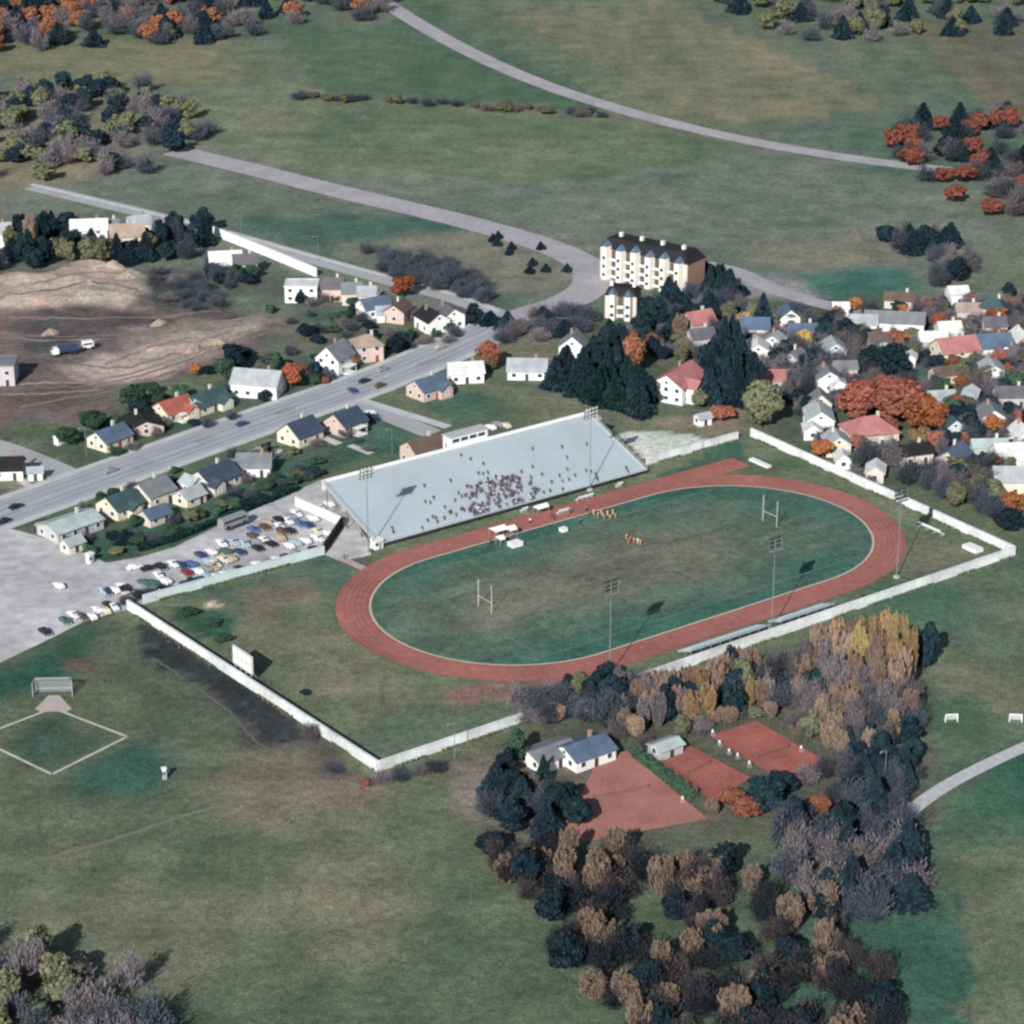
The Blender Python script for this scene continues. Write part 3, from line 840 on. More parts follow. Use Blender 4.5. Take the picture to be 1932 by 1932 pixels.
def kiosk(p, rz, lx, ly, h, label, m=None, rm=None):
    root = empty('kiosk', p, rz, label, 'kiosk')
    b = MB(); b.box(0, 0, 0, lx, ly, h); b.build('wall', m or M_white, root)
    r = MB(); r.box(0, 0, h + .003, lx + .5, ly + .5, .2); r.build('roof', rm or M_white, root)
    d = MB(); d.box(lx * .15, -ly / 2 - .02, .05, .9, .06, 2.0); d.build('door', M_grey, root)
    w = MB(); w.box(-lx * .25, -ly / 2 - .02, 1.1, .9, .06, .8); w.build('window', M_glass, root)
kiosk(G(711, 1034), TH, 2.6, 2.2, 2.5, 'small white ticket kiosk at the left front corner of the grandstand')
kiosk(G(170, 1062), ROAD, 1.6, 1.4, 2.6, 'tiny white kiosk where the garden corner meets the gravel lot')
kiosk(G(112, 838), ROAD, 2.4, 2.0, 2.4, 'small white hut standing alone on dark ground by the side street')
kiosk(G(310, 1470), .3, .7, .6, 2.6, 'narrow white box on the grass below the ball diamond')
def soccer_goal(p, rz, label):
    root = empty('training_goal', p, rz, label, 'goal', 'small white goals on the right lawn')
    f = MB()
    for x in (-1.4, 1.4): f.bar((x, 0, 0), (x, 0, 1.9), .3)
    f.bar((-1.4, 0, 1.9), (1.4, 0, 1.9), .3)
    for x in (-1.4, 1.4): f.bar((x, 0, 1.9), (x, 1.1, 0), .2)
    f.build('frame', M_white, root)
    n = MB(); n.add([(-1.35, .05, 1.85), (1.35, .05, 1.85), (1.35, 1.1, .05), (-1.35, 1.1, .05)], [(0, 1, 2, 3)]); n.build('net', mat('white_net', (.6, .64, .63)), root)
soccer_goal(G(1795, 1362), .1, 'small white goal on the lawn right of the poplars')
soccer_goal(G(1916, 1362), -.1, 'small white goal at the right edge of the lawn near the path')

def backstop():
    p = G(101, 1309); root = empty('backstop', p, 0.04, 'grey chain link backstop behind home plate of the ball diamond', 'backstop')
    n = MB()
    pts = [(-4.6, -1.6), (-4.2, 1.2), (4.2, 1.2), (4.6, -1.6)]
    for a, b in zip(pts, pts[1:]): n.add([(a[0], a[1], 0), (b[0], b[1], 0), (b[0], b[1], 3.6), (a[0], a[1], 3.6)], [(0, 1, 2, 3)])
    n.add([(-4.2, 1.2, 3.6), (4.2, 1.2, 3.6), (4.0, -.8, 4.3), (-4.0, -.8, 4.3)], [(0, 1, 2, 3)])
    m = bpy.data.materials.new('chain_link'); m.use_nodes = True; N, L = m.node_tree.nodes, m.node_tree.links
    tr = N.new('ShaderNodeBsdfTransparent'); ms = N.new('ShaderNodeMixShader'); ms.inputs[0].default_value = .45
    N['Principled BSDF'].inputs['Base Color'].default_value = (.33, .34, .38, 1)
    L.new(tr.outputs[0], ms.inputs[1]); L.new(N['Principled BSDF'].outputs[0], ms.inputs[2]); L.new(ms.outputs[0], N['Material Output'].inputs['Surface'])
    n.build('netting', m, root)
    f = MB()
    for a in pts: f.bar((a[0], a[1], 0), (a[0], a[1], 3.7), .16)
    for a, b in zip(pts, pts[1:]):
        for z in (.9, 3.6): f.bar((*a, z), (*b, z), .16)
    f.bar((-4.2, 1.2, 3.6), (-4.0, -.8, 4.3), .14); f.bar((4.2, 1.2, 3.6), (4.0, -.8, 4.3), .14); f.bar((-4.0, -.8, 4.3), (4.0, -.8, 4.3), .14)
    f.build('frame', M_galv, root)
backstop()

# tennis nets, fences and umpire chairs
def wire_mesh():
    mm = bpy.data.materials.get('wire_mesh')
    if mm is None:
        mm = bpy.data.materials.new('wire_mesh'); mm.use_nodes = True; N, L = mm.node_tree.nodes, mm.node_tree.links
        tr = N.new('ShaderNodeBsdfTransparent'); ms = N.new('ShaderNodeMixShader'); ms.inputs[0].default_value = .16
        N['Principled BSDF'].inputs['Base Color'].default_value = (.12, .13, .12, 1)
        L.new(tr.outputs[0], ms.inputs[1]); L.new(N['Principled BSDF'].outputs[0], ms.inputs[2]); L.new(ms.outputs[0], N['Material Output'].inputs['Surface'])
    return mm
def tennis_net(q, label):
    a, b = q(.2, .5), q(.8, .5); mid = (a + b) / 2; d = b - a
    root = empty('tennis_net', (mid.x, mid.y, 0), math.atan2(d.y, d.x), label, 'net', 'tennis nets')
    L_ = d.length
    n = MB(); n.add([(-L_ / 2, 0, .08), (L_ / 2, 0, .08), (L_ / 2, 0, .9), (-L_ / 2, 0, .9)], [(0, 1, 2, 3)]); n.build('netting', wire_mesh(), root)
    t = MB(); t.box(0, 0, .905, L_, .06, .05); t.build('tape', M_tline, root)
    for s in (-1, 1):
        k = MB(); k.bar((s * (L_ / 2 + .1), 0, 0), (s * (L_ / 2 + .1), 0, 1.1), .12); k.build('post', M_dark, root)
tennis_net(court_c[1], 'tennis net across the court farthest right')
tennis_net(court_b[1], 'tennis net across the deep red middle court')
tennis_net(court_a[1], 'tennis net across the paler court nearest the clubhouse')
def link_fence(pts, h, label, m=None):
    base = pts[0]; root = empty('court_fence', base, 0, label, 'fence', 'wire fences round the courts')
    n, f = MB(), MB()
    for a, b in zip(pts, pts[1:]):
        A, B = a - base, b - base
        n.add([(A.x, A.y, .05), (B.x, B.y, .05), (B.x, B.y, h), (A.x, A.y, h)], [(0, 1, 2, 3)])
        k = max(1, int((b - a).length / 4))
        for i in range(k + 1):
            p = A.lerp(B, i / k); f.bar((p.x, p.y, 0), (p.x, p.y, h + .1), .07)
        f.bar((A.x, A.y, h), (B.x, B.y, h), .05)
    n.build('wire_netting', wire_mesh(), root); f.build('fence_frame', M_pole, root)
link_fence([G(1336, 1386), G(1428, 1357), G(1590, 1452)], 3.0, 'wire fence round the top and right of the right court')
link_fence([G(1186, 1412), G(1315, 1512)], 3.0, 'wire fence between the pale court and the hedge')
link_fence([G(1225, 1424), G(1292, 1398)], 3.0, 'wire fence across the top end of the middle court')
def umpire_chair(p, label):
    root = empty('umpire_chair', p, .5, label, 'chair', 'white umpire chairs between the courts', (.6, .6, .6))
    s = MB(); s.box(0, 0, 1.5, .8, .7, .12); s.build('seat', M_white, root)
    b = MB(); b.box(0, .34, 1.63, .8, .08, .8); b.build('backrest', M_white, root)
    for sx in (-1, 1):
        for sy in (-1, 1):
            l = MB(); l.bar((sx * .34, sy * .3, 1.5), (sx * .5, sy * .5, 0), .12); l.build('leg', M_white, root)
for (x, y), w in zip(((1358, 1408), (1376, 1424), (1392, 1432), (1414, 1447), (1345, 1388), (1512, 1418), (1288, 1514)), ('nearest the shed', 'second from the shed', 'third from the shed', 'at the low end of the strip', 'at the top of the strip', 'on the right edge of the right court', 'at the end of the dark hedge')):
    umpire_chair(G(x, y), 'white umpire chair ' + w)
# ------------------------------------------------------------------ houses
def wmat(k):
    T = dict(white=(.72, .73, .72), cream=(.62, .57, .47), pink=(.52, .41, .36), tan=(.47, .41, .34), brick=(.33, .20, .16), grey=(.42, .42, .43), stone=(.55, .51, .46), paleblue=(.50, .58, .62))
    return mat('wall_' + k, T[k], .85, .08, .3, .06, 2)
def rmat(k):
    T = dict(navy=(.045, .065, .105), slate=(.085, .125, .185), teal=(.045, .085, .09), grey=(.17, .185, .20), lightgrey=(.33, .36, .38), paleteal=(.36, .43, .42), red=(.33, .10, .075), pinkred=(.36, .155, .15), black=(.018, .018, .02), brown=(.12, .085, .07), tan=(.32, .25, .205), purple=(.12, .11, .13), white=(.6, .61, .6))
    return mat('roof_' + k, T[k], .8, .24, .30, .18, 2.2)

WIN = {}
def window_meshes(w, h):
    if (w, h) not in WIN:
        f, p = MB(), MB()
        f.box(0, -.02, h / 2 - .06, w + .24, .12, .12); f.box(0, -.02, -h / 2 - .08, w + .24, .14, .14)
        for s in (-1, 1): f.box(s * (w / 2 + .06), -.02, -h / 2 + .06, .12, .12, h - .12)
        p.box(0, .0, -h / 2 + .06, w, .05, h - .12)
        WIN[(w, h)] = (f.mesh('window', M_white), p.mesh('pane', M_glass))
    return WIN[(w, h)]
DOORS = {}
def door_mesh(k):
    if k not in DOORS:
        c = {'dark': (.06, .045, .04), 'red': (.25, .05, .045), 'white': (.6, .6, .58)}[k]
        d = MB(); d.box(0, 0, 0, 1.0, .1, 2.1); d.box(0, -.03, 0, 1.2, .05, .08)
        DOORS[k] = d.mesh('door', mat('door_' + k, c, .6))
    return DOORS[k]
CHIM = {}

def roof_prism(m, L_, W, z, rise, o, t=.22, hip=0.0):
    """ridge along x; closed body with overhang"""
    a, b = L_ / 2 + o, W / 2 + o
    drop = rise * o / (W / 2) if W else 0
    z0 = z - drop
    r = a - hip
    vs = [(-a, -b, z0), (a, -b, z0), (a, b, z0), (-a, b, z0), (-r, 0, z + rise), (r, 0, z + rise)]
    vs += [(x, y, q + t) for x, y, q in vs]
    fs = [(6, 7, 11, 10), (8, 9, 10, 11), (0, 4, 5, 1), (2, 5, 4, 3)]
    if hip: fs += [(7, 8, 11), (9, 6, 10), (1, 5, 2), (3, 4, 0)]
    fs += [(0, 1, 7, 6), (2, 3, 9, 8)]
    if hip: fs += [(1, 2, 8, 7), (3, 0, 6, 9)]
    else: fs += [(1, 5, 11, 7), (5, 2, 8, 11), (3, 4, 10, 9), (4, 0, 6, 10)]
    return m.add(vs, fs)

def gable_box(m, L_, W, H, rise):
    a, b = L_ / 2, W / 2
    vs = [(-a, -b, 0), (a, -b, 0), (a, b, 0), (-a, b, 0), (-a, -b, H), (a, -b, H), (a, b, H), (-a, b, H), (-a, 0, H + rise), (a, 0, H + rise)]
    return m.add(vs, [(0, 1, 5, 4), (2, 3, 7, 6), (1, 2, 6, 9, 5), (3, 0, 4, 8, 7), (4, 5, 9, 8), (6, 7, 8, 9)])

HOUSES = []
def house(x, y, L_, W, H, roof, wallc, label, dr=0.0, style='gable', rise=None, wing=None, chim=True, porch=False, detail=True, zc=None, name='house', cat='house', door='dark', group=None):
    """x, y: survey pixel of the middle of the visible building; dr: heading of the ridge against the main road, degrees"""
    p = G(x, y, (H if zc is None else zc))
    rz = ROAD + math.radians(dr)
    root = empty(name, (p.x, p.y, 0), rz, label, cat, group)
    rise = rise if rise is not None else W * .32
    wm, rm = wmat(wallc), rmat(roof)
    w, r = MB(), MB()
    if style == 'gable':
        gable_box(w, L_, W, H, rise); w.build('wall', wm, root)
        roof_prism(r, L_, W, H + .02, rise, .45)
    elif style == 'hip':
        w.box(0, 0, 0, L_, W, H); w.build('wall', wm, root)
        roof_prism(r, L_, W, H + .12, rise, .5, hip=min(L_ / 2 + .3, W * .5))
    else:
        w.box(0, 0, 0, L_, W, H); w.build('wall', wm, root)
        r.box(0, 0, H + .003, L_ + .6, W + .6, .28)
        for s in (-1, 1):
            r.box(0, s * (W / 2 + .22), H + .283, L_ + .6, .16, .18); r.box(s * (L_ / 2 + .22), 0, H + .283, .16, W + .28, .18)
    ro = r.build('roof', rm, root)
    if chim and style != 'flat':
        key = (wallc == 'white', round(H + rise, 1))
        if key not in CHIM:
            c = MB(); c.box(0, 0, 0, .8, .65, 1.7); c.box(0, 0, 1.7, .95, .8, .12)
            CHIM[key] = c.mesh('chimney', wmat('brick' if key[0] else 'stone'))
        o = put('chimney', CHIM[key], ro, (L_ * .22, W * .12, H + rise * .75))
    nrm = lambda ax, ay: (ax * math.cos(rz) - ay * math.sin(rz)) * -p.x + (ax * math.sin(rz) + ay * math.cos(rz)) * -p.y
    def add_window(ax, ay, s, z, ww=1.25, hh=1.3):
        """window on the side whose outward direction is (ax, ay), s metres along it"""
        f, g = window_meshes(ww, hh)
        if ax: loc = (ax * (L_ / 2 + .03), s, z); a = math.pi / 2 if ax > 0 else -math.pi / 2
        else: loc = (s, ay * (W / 2 + .03), z); a = math.pi if ay > 0 else 0
        o = put('window', f, root, loc, a)
        put('pane', g, o)
    floors = 2 if H > 4.6 else 1
    if H > 12: floors = 0
    doordone = False
    for ax, ay, span in ((0, -1, L_), (0, 1, L_), (1, 0, W), (-1, 0, W)):
        if nrm(ax, ay) <= 0: continue
        k = max(1, int(span / (3.4 if detail else 4.6)))
        for fl in range(floors):
            for i in range(k):
                s = (i + .5) / k * span - span / 2
                if fl == 0 and ay and not doordone and i == k // 2:
                    dm = door_mesh(door)
                    put('door', dm, root, (s, ay * (W / 2 + .04), .05), math.pi if ay > 0 else 0); doordone = True
                    continue
                add_window(ax, ay, s, 1.65 + fl * 2.75)
        if ax and style == 'gable' and rise > 1.8: add_window(ax, ay, 0, H + rise * .34, .9, .9)
    if wing:
        wx, side, ww, wd = wing                      # offset along ridge, side (+1/-1), width, how far it stands out
        hw = H * .92; wr = ww * .34
        g = MB(); gable_box(g, wd + W * .35, ww, hw, wr)
        wo = g.build('wing', wm, root); wo.location = (wx, side * (W / 2 + wd / 2 - W * .175), 0); wo.rotation_euler = (0, 0, math.pi / 2)
        q = MB(); roof_prism(q, wd + W * .6, ww, hw + .02, wr, .4)
        q.build('wing_roof', rm, wo).location = (-side * W * .12, 0, 0)
        f, g2 = window_meshes(1.25, 1.3)
        o = put('window', f, wo, (side * (wd + W * .35) / 2 + side * .03, 0, 1.6), math.pi / 2 if side > 0 else -math.pi / 2)
    if porch:
        side = -1 if nrm(0, -1) > nrm(0, 1) else 1
        q = MB(); q.box(0, side * (W / 2 + 1.2), 2.5, 4.0, 2.6, .16)
        for sx in (-1.8, 1.8): q.bar((sx, side * (W / 2 + 2.3), 0), (sx, side * (W / 2 + 2.3), 2.5), .16)
        q.box(0, side * (W / 2 + 1.2), 0, 4.0, 2.5, .3)
        q.build('porch', M_white, root)
    HOUSES.append((root, p, max(L_, W), x, y))
    return root

# far side of the main road
house(207, 822, 10.5, 8.2, 2.9, 'slate', 'cream', 'cream house with slate blue roof, first beyond the side street', 2, door='red')
house(268, 796, 11.0, 10.5, 2.6, 'black', 'pink', 'low house with a black roof between the blue and red roofed houses', 60, 'gable', 2.0)
house(327, 768, 10.5, 8.5, 3.0, 'red', 'cream', 'cream house with bright red roof above the main road', -4, wing=(2.6, -1, 4.2, 2.2), porch=True)
house(362, 762, 5.0, 5.5, 3.0, 'lightgrey', 'white', 'small white gabled house tucked between the red and teal roofs', 80, chim=False)
house(388, 754, 13.0, 8.5, 2.8, 'teal', 'cream', 'cream house with dark teal roof, second left of the big white house', 0, wing=(3.5, -1, 4.5, 1.8))
house(487, 716, 14.5, 10.0, 4.4, 'lightgrey', 'white', 'big white house with pale grey roof left of the orange maple', -62, rise=3.2)
house(632, 670, 9.5, 8.5, 5.0, 'grey', 'white', 'tall white two storey house with steep grey roof at the roadside', 12, rise=4.0, porch=True)
house(692, 646, 8.5, 8.0, 5.4, 'tan', 'pink', 'pinkish brick house with tan hipped roof and a long dark shadow', -30, 'hip', 2.4, door='red')
# beyond, along the embankment road
house(569, 535, 10.8, 8.0, 5.6, 'white', 'white', 'white flat roofed block at the foot of the white embankment wall', -50, 'flat', name='apartment_block', cat='building')
house(628, 538, 7.0, 8.0, 4.6, 'purple', 'pink', 'pinkish row house next to the white flat roofed block', -50, detail=False)
house(664, 547, 6.6, 8.0, 4.2, 'grey', 'stone', 'stone coloured row house in the middle of the embankment row', -46, detail=False)
house(692, 552, 6.0, 7.0, 3.8, 'lightgrey', 'cream', 'cream row house left of the orange tree on the embankment', -46, detail=False)
house(705, 575, 9.5, 8.0, 3.4, 'slate', 'white', 'white house with slate blue roof below the orange tree', -20)
house(752, 582, 8.0, 7.0, 4.0, 'brown', 'pink', 'pinkish house half under the orange tree', 20, detail=False)
house(727, 588, 6.0, 6.0, 2.8, 'lightgrey', 'white', 'small white annexe between slate roofed and pinkish houses', -40, chim=False, detail=False)
house(815, 598, 10.0, 8.0, 4.2, 'black', 'white', 'white house with black roof, left of a pair near the road bend', 70, wing=(1.5, -1, 4, 2.5))
house(845, 590, 9.0, 8.0, 4.4, 'purple', 'white', 'white house with dark purple roof, right of a pair near the road bend', 68)
house(425, 487, 11.0, 8.0, 4.8, 'white', 'white', 'white house below the top of the embankment wall', -40, detail=False)
house(462, 492, 8.0, 7.5, 4.4, 'purple', 'pink', 'pinkish house right of the white one below the embankment', -40, detail=False)
house(240, 440, 12.0, 9.0, 5.6, 'tan', 'cream', 'cream house with tan roof among dark trees at the upper left', -40, detail=False, rise=3.5)
house(168, 428, 13.0, 9.0, 5.0, 'white', 'white', 'long white house among dark trees at the upper left edge', -42, detail=False)
house(208, 424, 6.0, 6.0, 4.6, 'grey', 'stone', 'small stone house between the long white and the tan roofed house', -42, detail=False)
house(262, 418, 8.0, 7.0, 4.4, 'lightgrey', 'white', 'white house with light roof behind the tan roofed one', -30, detail=False)
house(-6, 436, 10.0, 9.0, 5.0, 'lightgrey', 'white', 'white house cut by the left edge beside tall dark trees', -35, detail=False)
# near side of the main road
house(132, 985, 15.0, 9.5, 2.8, 'paleteal', 'grey', 'low wide house with pale teal roof at the corner of the gravel lot', -4, 'gable', 1.5)
house(136, 1022, 5.0, 4.0, 2.5, 'lightgrey', 'cream', 'small cream outbuilding behind the pale teal roof', -4, chim=False, detail=False)
house(226, 948, 9.5, 9.0, 2.9, 'teal', 'cream', 'house with dark teal roof and white front, beside the pale teal roof', 0, wing=(.5, -1, 3.6, 2.0))
house(287, 923, 9.5, 9.0, 3.4, 'grey', 'cream', 'cream house with plain grey roof between two dark teal roofs', 0)
house(291, 968, 7.5, 5.5, 2.5, 'slate', 'stone', 'small outbuilding with blue roof behind the plain grey roofed house', -2, chim=False)
house(404, 897, 12.0, 9.5, 3.0, 'navy', 'stone', 'large house with navy roof and a white dormer wing', 2, wing=(-4.0, -1, 4.5, 1.5))
house(357, 932, 7.0, 6.0, 2.6, 'lightgrey', 'cream', 'cream garage with pale roof in front of the navy roofed house', 0, chim=False)
house(362, 908, 5.0, 5.0, 3.0, 'paleteal', 'white', 'white gabled annexe on the left side of the navy roofed house', 88, chim=False, detail=False)
house(480, 872, 9.5, 8.5, 2.9, 'grey', 'white', 'white bungalow with grey roof, nearest the car park fence', -50)
house(566, 812, 10.0, 9.0, 3.2, 'navy', 'cream', 'cream brick house with navy roof in the middle of the near row', 0, rise=3.4)
house(652, 793, 9.5, 9.0, 3.2, 'navy', 'pink', 'pink gabled house with navy roof at the side street corner', 0, rise=3.2, porch=True)
house(808, 727, 10.5, 8.5, 3.2, 'slate', 'pink', 'pinkish house with slate roof across the side street', -8, wing=(2.5, -1, 4.5, 1.8), door='red')
house(878, 697, 10.5, 7.5, 3.4, 'white', 'white', 'white house with pale roof beside the brown tree at the road', -40)
house(995, 692, 12.0, 8.5, 3.0, 'lightgrey', 'white', 'white bungalow with wide light grey roof left of the dark firs', -52)
house(1083, 648, 8.0, 8.5, 4.2, 'grey', 'white', 'white gabled house with grey roof standing alone above the dark firs', 30, rise=3.6)
# left edge
house(14, 878, 9.0, 8.0, 3.0, 'black', 'white', 'white house with black roof cut by the left edge at the side street', -45)
house(66, 888, 4.0, 3.4, 2.4, 'lightgrey', 'white', 'tiny white garage in the garden at the left side street', -40, chim=False, detail=False)
house(2, 682, 9.0, 9.0, 6.6, 'grey', 'grey', 'grey concrete block on the building site, cut by the left edge', -48, 'flat', name='site_building', cat='building')
# behind the stand
house(800, 842, 11.0, 8.5, 4.4, 'brown', 'pink', 'building with brown roof and pale gable just behind the grandstand', -13, rise=2.6)
# right of the firs
house(1280, 714, 16.0, 11.0, 5.4, 'pinkred', 'white', 'large white house with red roof between two masses of dark firs', 10, wing=(-2.5, -1, 5.5, 3.0), rise=3.4)
house(1318, 603, 9.0, 7.5, 4.6, 'pinkred', 'grey', 'house with small pink red roof below the tall apartment building', -20, rise=3.0)
house(1322, 632, 8.0, 7.0, 4.0, 'purple', 'grey', 'grey house with purple roof in front of the pink red roofed one', -30, detail=False)
house(1326, 786, 4.2, 3.4, 2.4, 'lightgrey', 'white', 'little white shed with light roof on bare ground behind the yard', -20, chim=False, detail=False, name='shed', cat='shed')
house(1428, 655, 9.0, 7.5, 4.4, 'white', 'white', 'white house with white roof right of the tall dark fir group', 40, detail=False)
house(1462, 640, 6.0, 6.0, 4.0, 'lightgrey', 'white', 'small white house behind the fir group, beside the white roofed house', 20, detail=False)
house(1560, 706, 8.5, 7.0, 4.6, 'grey', 'white', 'white house with grey roof left above the big rust tree', 45, detail=False)
house(1580, 722, 6.0, 5.0, 3.2, 'white', 'white', 'white roofed annexe directly above the big rust tree', 45, chim=False, detail=False)
house(1688, 602, 19.0, 8.0, 4.0, 'grey', 'white', 'long white house with grey roof near the upper right lawn', -58, rise=2.6)
house(1628, 606, 9.0, 7.0, 3.6, 'lightgrey', 'white', 'white house with light grey roof left of the long white house', -55, detail=False)
house(1586, 578, 5.0, 4.5, 3.0, 'white', 'white', 'small white house at the edge of the gravel drive', -50, chim=False, detail=False)
house(1698, 562, 10.0, 6.0, 3.0, 'brown', 'stone', 'low stone house with brown roof behind the long white house', -60, detail=False)
house(1802, 655, 13.0, 9.5, 5.0, 'pinkred', 'cream', 'large cream house with pink red roof at the upper right', -30, rise=3.4)
house(1870, 648, 12.0, 9.0, 4.6, 'slate', 'white', 'white house with slate blue roof right of the cream house', -38, rise=3.2, wing=(2, -1, 5, 2.5))
house(1872, 576, 9.0, 7.5, 4.2, 'teal', 'tan', 'tan house with dark teal roof at the top right', -65, 'hip', 2.6)
house(1806, 550, 6.5, 6.0, 3.8, 'white', 'white', 'small white house under dark trees at the top right', -40, chim=False, detail=False)
house(1826, 582, 8.0, 6.0, 3.4, 'tan', 'grey', 'grey house with tan roof left of the dark teal roof', -50, detail=False)
house(1782, 702, 8.0, 6.0, 3.0, 'brown', 'pink', 'low pink house below the large cream house', -30, detail=False, chim=False)
house(1640, 808, 14.0, 11.0, 4.0, 'pinkred', 'cream', 'cream house with broad pink red roof beside the big rust tree', -32, 'hip', 3.6)
house(1578, 830, 8.0, 7.0, 3.8, 'lightgrey', 'cream', 'cream house with light roof left of the broad pink red roof', 45, rise=2.4)
house(1545, 782, 11.0, 8.0, 4.4, 'paleteal', 'white', 'white house with pale teal roof right of the round olive tree', 40, rise=2.8)
house(1532, 806, 6.0, 5.0, 3.0, 'white', 'white', 'white roofed annexe in front of the pale teal roof', 40, chim=False, detail=False)
house(1722, 850, 10.0, 6.5, 3.4, 'black', 'cream', 'cream house in the shadow of the big rust tree', -30, rise=2.0)
house(1800, 858, 10.0, 7.0, 4.0, 'slate', 'pink', 'pinkish house with slate blue roof right of the bare grey tree', 10, detail=True, rise=2.6)
house(1866, 838, 10.0, 5.0, 3.2, 'paleteal', 'grey', 'grey house with pale teal roof at the right edge', -45, detail=False)
house(1905, 850, 9.0, 7.0, 3.8, 'white', 'white', 'white roofed house at the right edge above the cream one', -40, detail=False)
house(1912, 898, 11.0, 9.0, 4.4, 'lightgrey', 'cream', 'cream house with light grey roof cut by the right edge', -50, rise=2.8)
house(1870, 778, 9.0, 7.0, 4.2, 'grey', 'white', 'white house with grey roof behind the small orange tree', 42, detail=False)
house(1830, 744, 10.0, 4.5, 3.0, 'white', 'white', 'narrow white roofed building at the right, seen end on', 25, chim=False, detail=False)
house(1775, 748, 8.0, 6.0, 3.4, 'lightgrey', 'grey', 'grey house with light roof right of the big rust tree', -40, detail=False)
house(1908, 742, 10.0, 7.0, 3.6, 'purple', 'grey', 'grey house with purple roof at the right edge', -48, detail=False)
house(1718, 672, 5.0, 3.5, 3.2, 'white', 'white', 'tiny white house right of the square dark fir', 30, chim=False, detail=False)
house(1500, 672, 7.0, 6.0, 3.4, 'grey', 'grey', 'grey house below the yellow tree', 10, detail=False)
house(1652, 884, 7.0, 5.0, 3.0, 'white', 'stone', 'stone house with pale roof behind the bend wall', 30, chim=False, detail=False)
house(1590, 862, 5.5, 4.5, 2.8, 'white', 'white', 'little white house right of the rust shrub behind the bend wall', 40, chim=False, detail=False)
house(1900, 665, 7.0, 6.0, 3.4, 'purple', 'white', 'white house with purple roof at the upper right edge', -40, detail=False)

# the packed quarter at the right: small houses, every one a different pair of colours
combos = [(r_, w_) for r_ in ('white', 'lightgrey', 'grey', 'purple', 'pinkred', 'slate', 'teal', 'brown') for w_ in ('white', 'grey', 'cream', 'pink', 'paleblue')]
rnd.shuffle(combos)
RN = dict(lightgrey='light grey', pinkred='pink red', slate='slate blue', teal='dark teal')
WN = dict(paleblue='pale blue', pink='pinkish')
QUARTER = [(1400, 600), (1560, 585), (1760, 585), (1990, 540), (1990, 900), (1900, 900), (1780, 860), (1700, 870), (1500, 730), (1400, 680)]
tries = 0; made = 0
while made < 38 and tries < 6000:
    tries += 1
    x, y = rnd.uniform(1390, 1932), rnd.uniform(565, 905)
    if not inside(np.array(x), np.array(y), QUARTER): continue
    p = G(x, y, 3.0)
    if any((p.xy - q.xy).length < (14 if s_ < 10 else 15.5) for _, q, s_, _, _ in HOUSES): continue
    if 1560 < x < 1790 and 700 < y < 850: continue
    r_, w_ = combos[made]
    house(x, y, rnd.uniform(6.5, 10), rnd.uniform(5.5, 7.5), rnd.uniform(3.0, 4.6), r_, w_, 'small %s house with %s roof in the packed right hand quarter' % (WN.get(w_, w_), RN.get(r_, r_)),
          rnd.choice((-45, -40, 40, 45, 50, -50)) + rnd.uniform(-6, 6), detail=False, chim=rnd.random() < .5, rise=rnd.uniform(1.6, 2.8), porch=rnd.random() < .25)
    made += 1

# clubhouse and shed by the courts
r = house(1102, 1408, 11.0, 9.0, 2.8, 'slate', 'white', 'white clubhouse with blue grey roof beside the pale tennis court', -13.2, rise=1.9, zc=3.2, name='clubhouse', cat='clubhouse')
r = house(1037, 1415, 11.0, 8.0, 2.6, 'grey', 'white', 'lower grey roofed wing building left of the clubhouse', -13.2, rise=1.3, zc=2.8, chim=False, name='clubhouse_annexe', cat='clubhouse')
house(1256, 1404, 6.5, 4.5, 2.3, 'paleteal', 'grey', 'small shed with pale teal roof at the top of the middle court', -13.2, rise=.8, chim=False, name='shed', cat='shed')

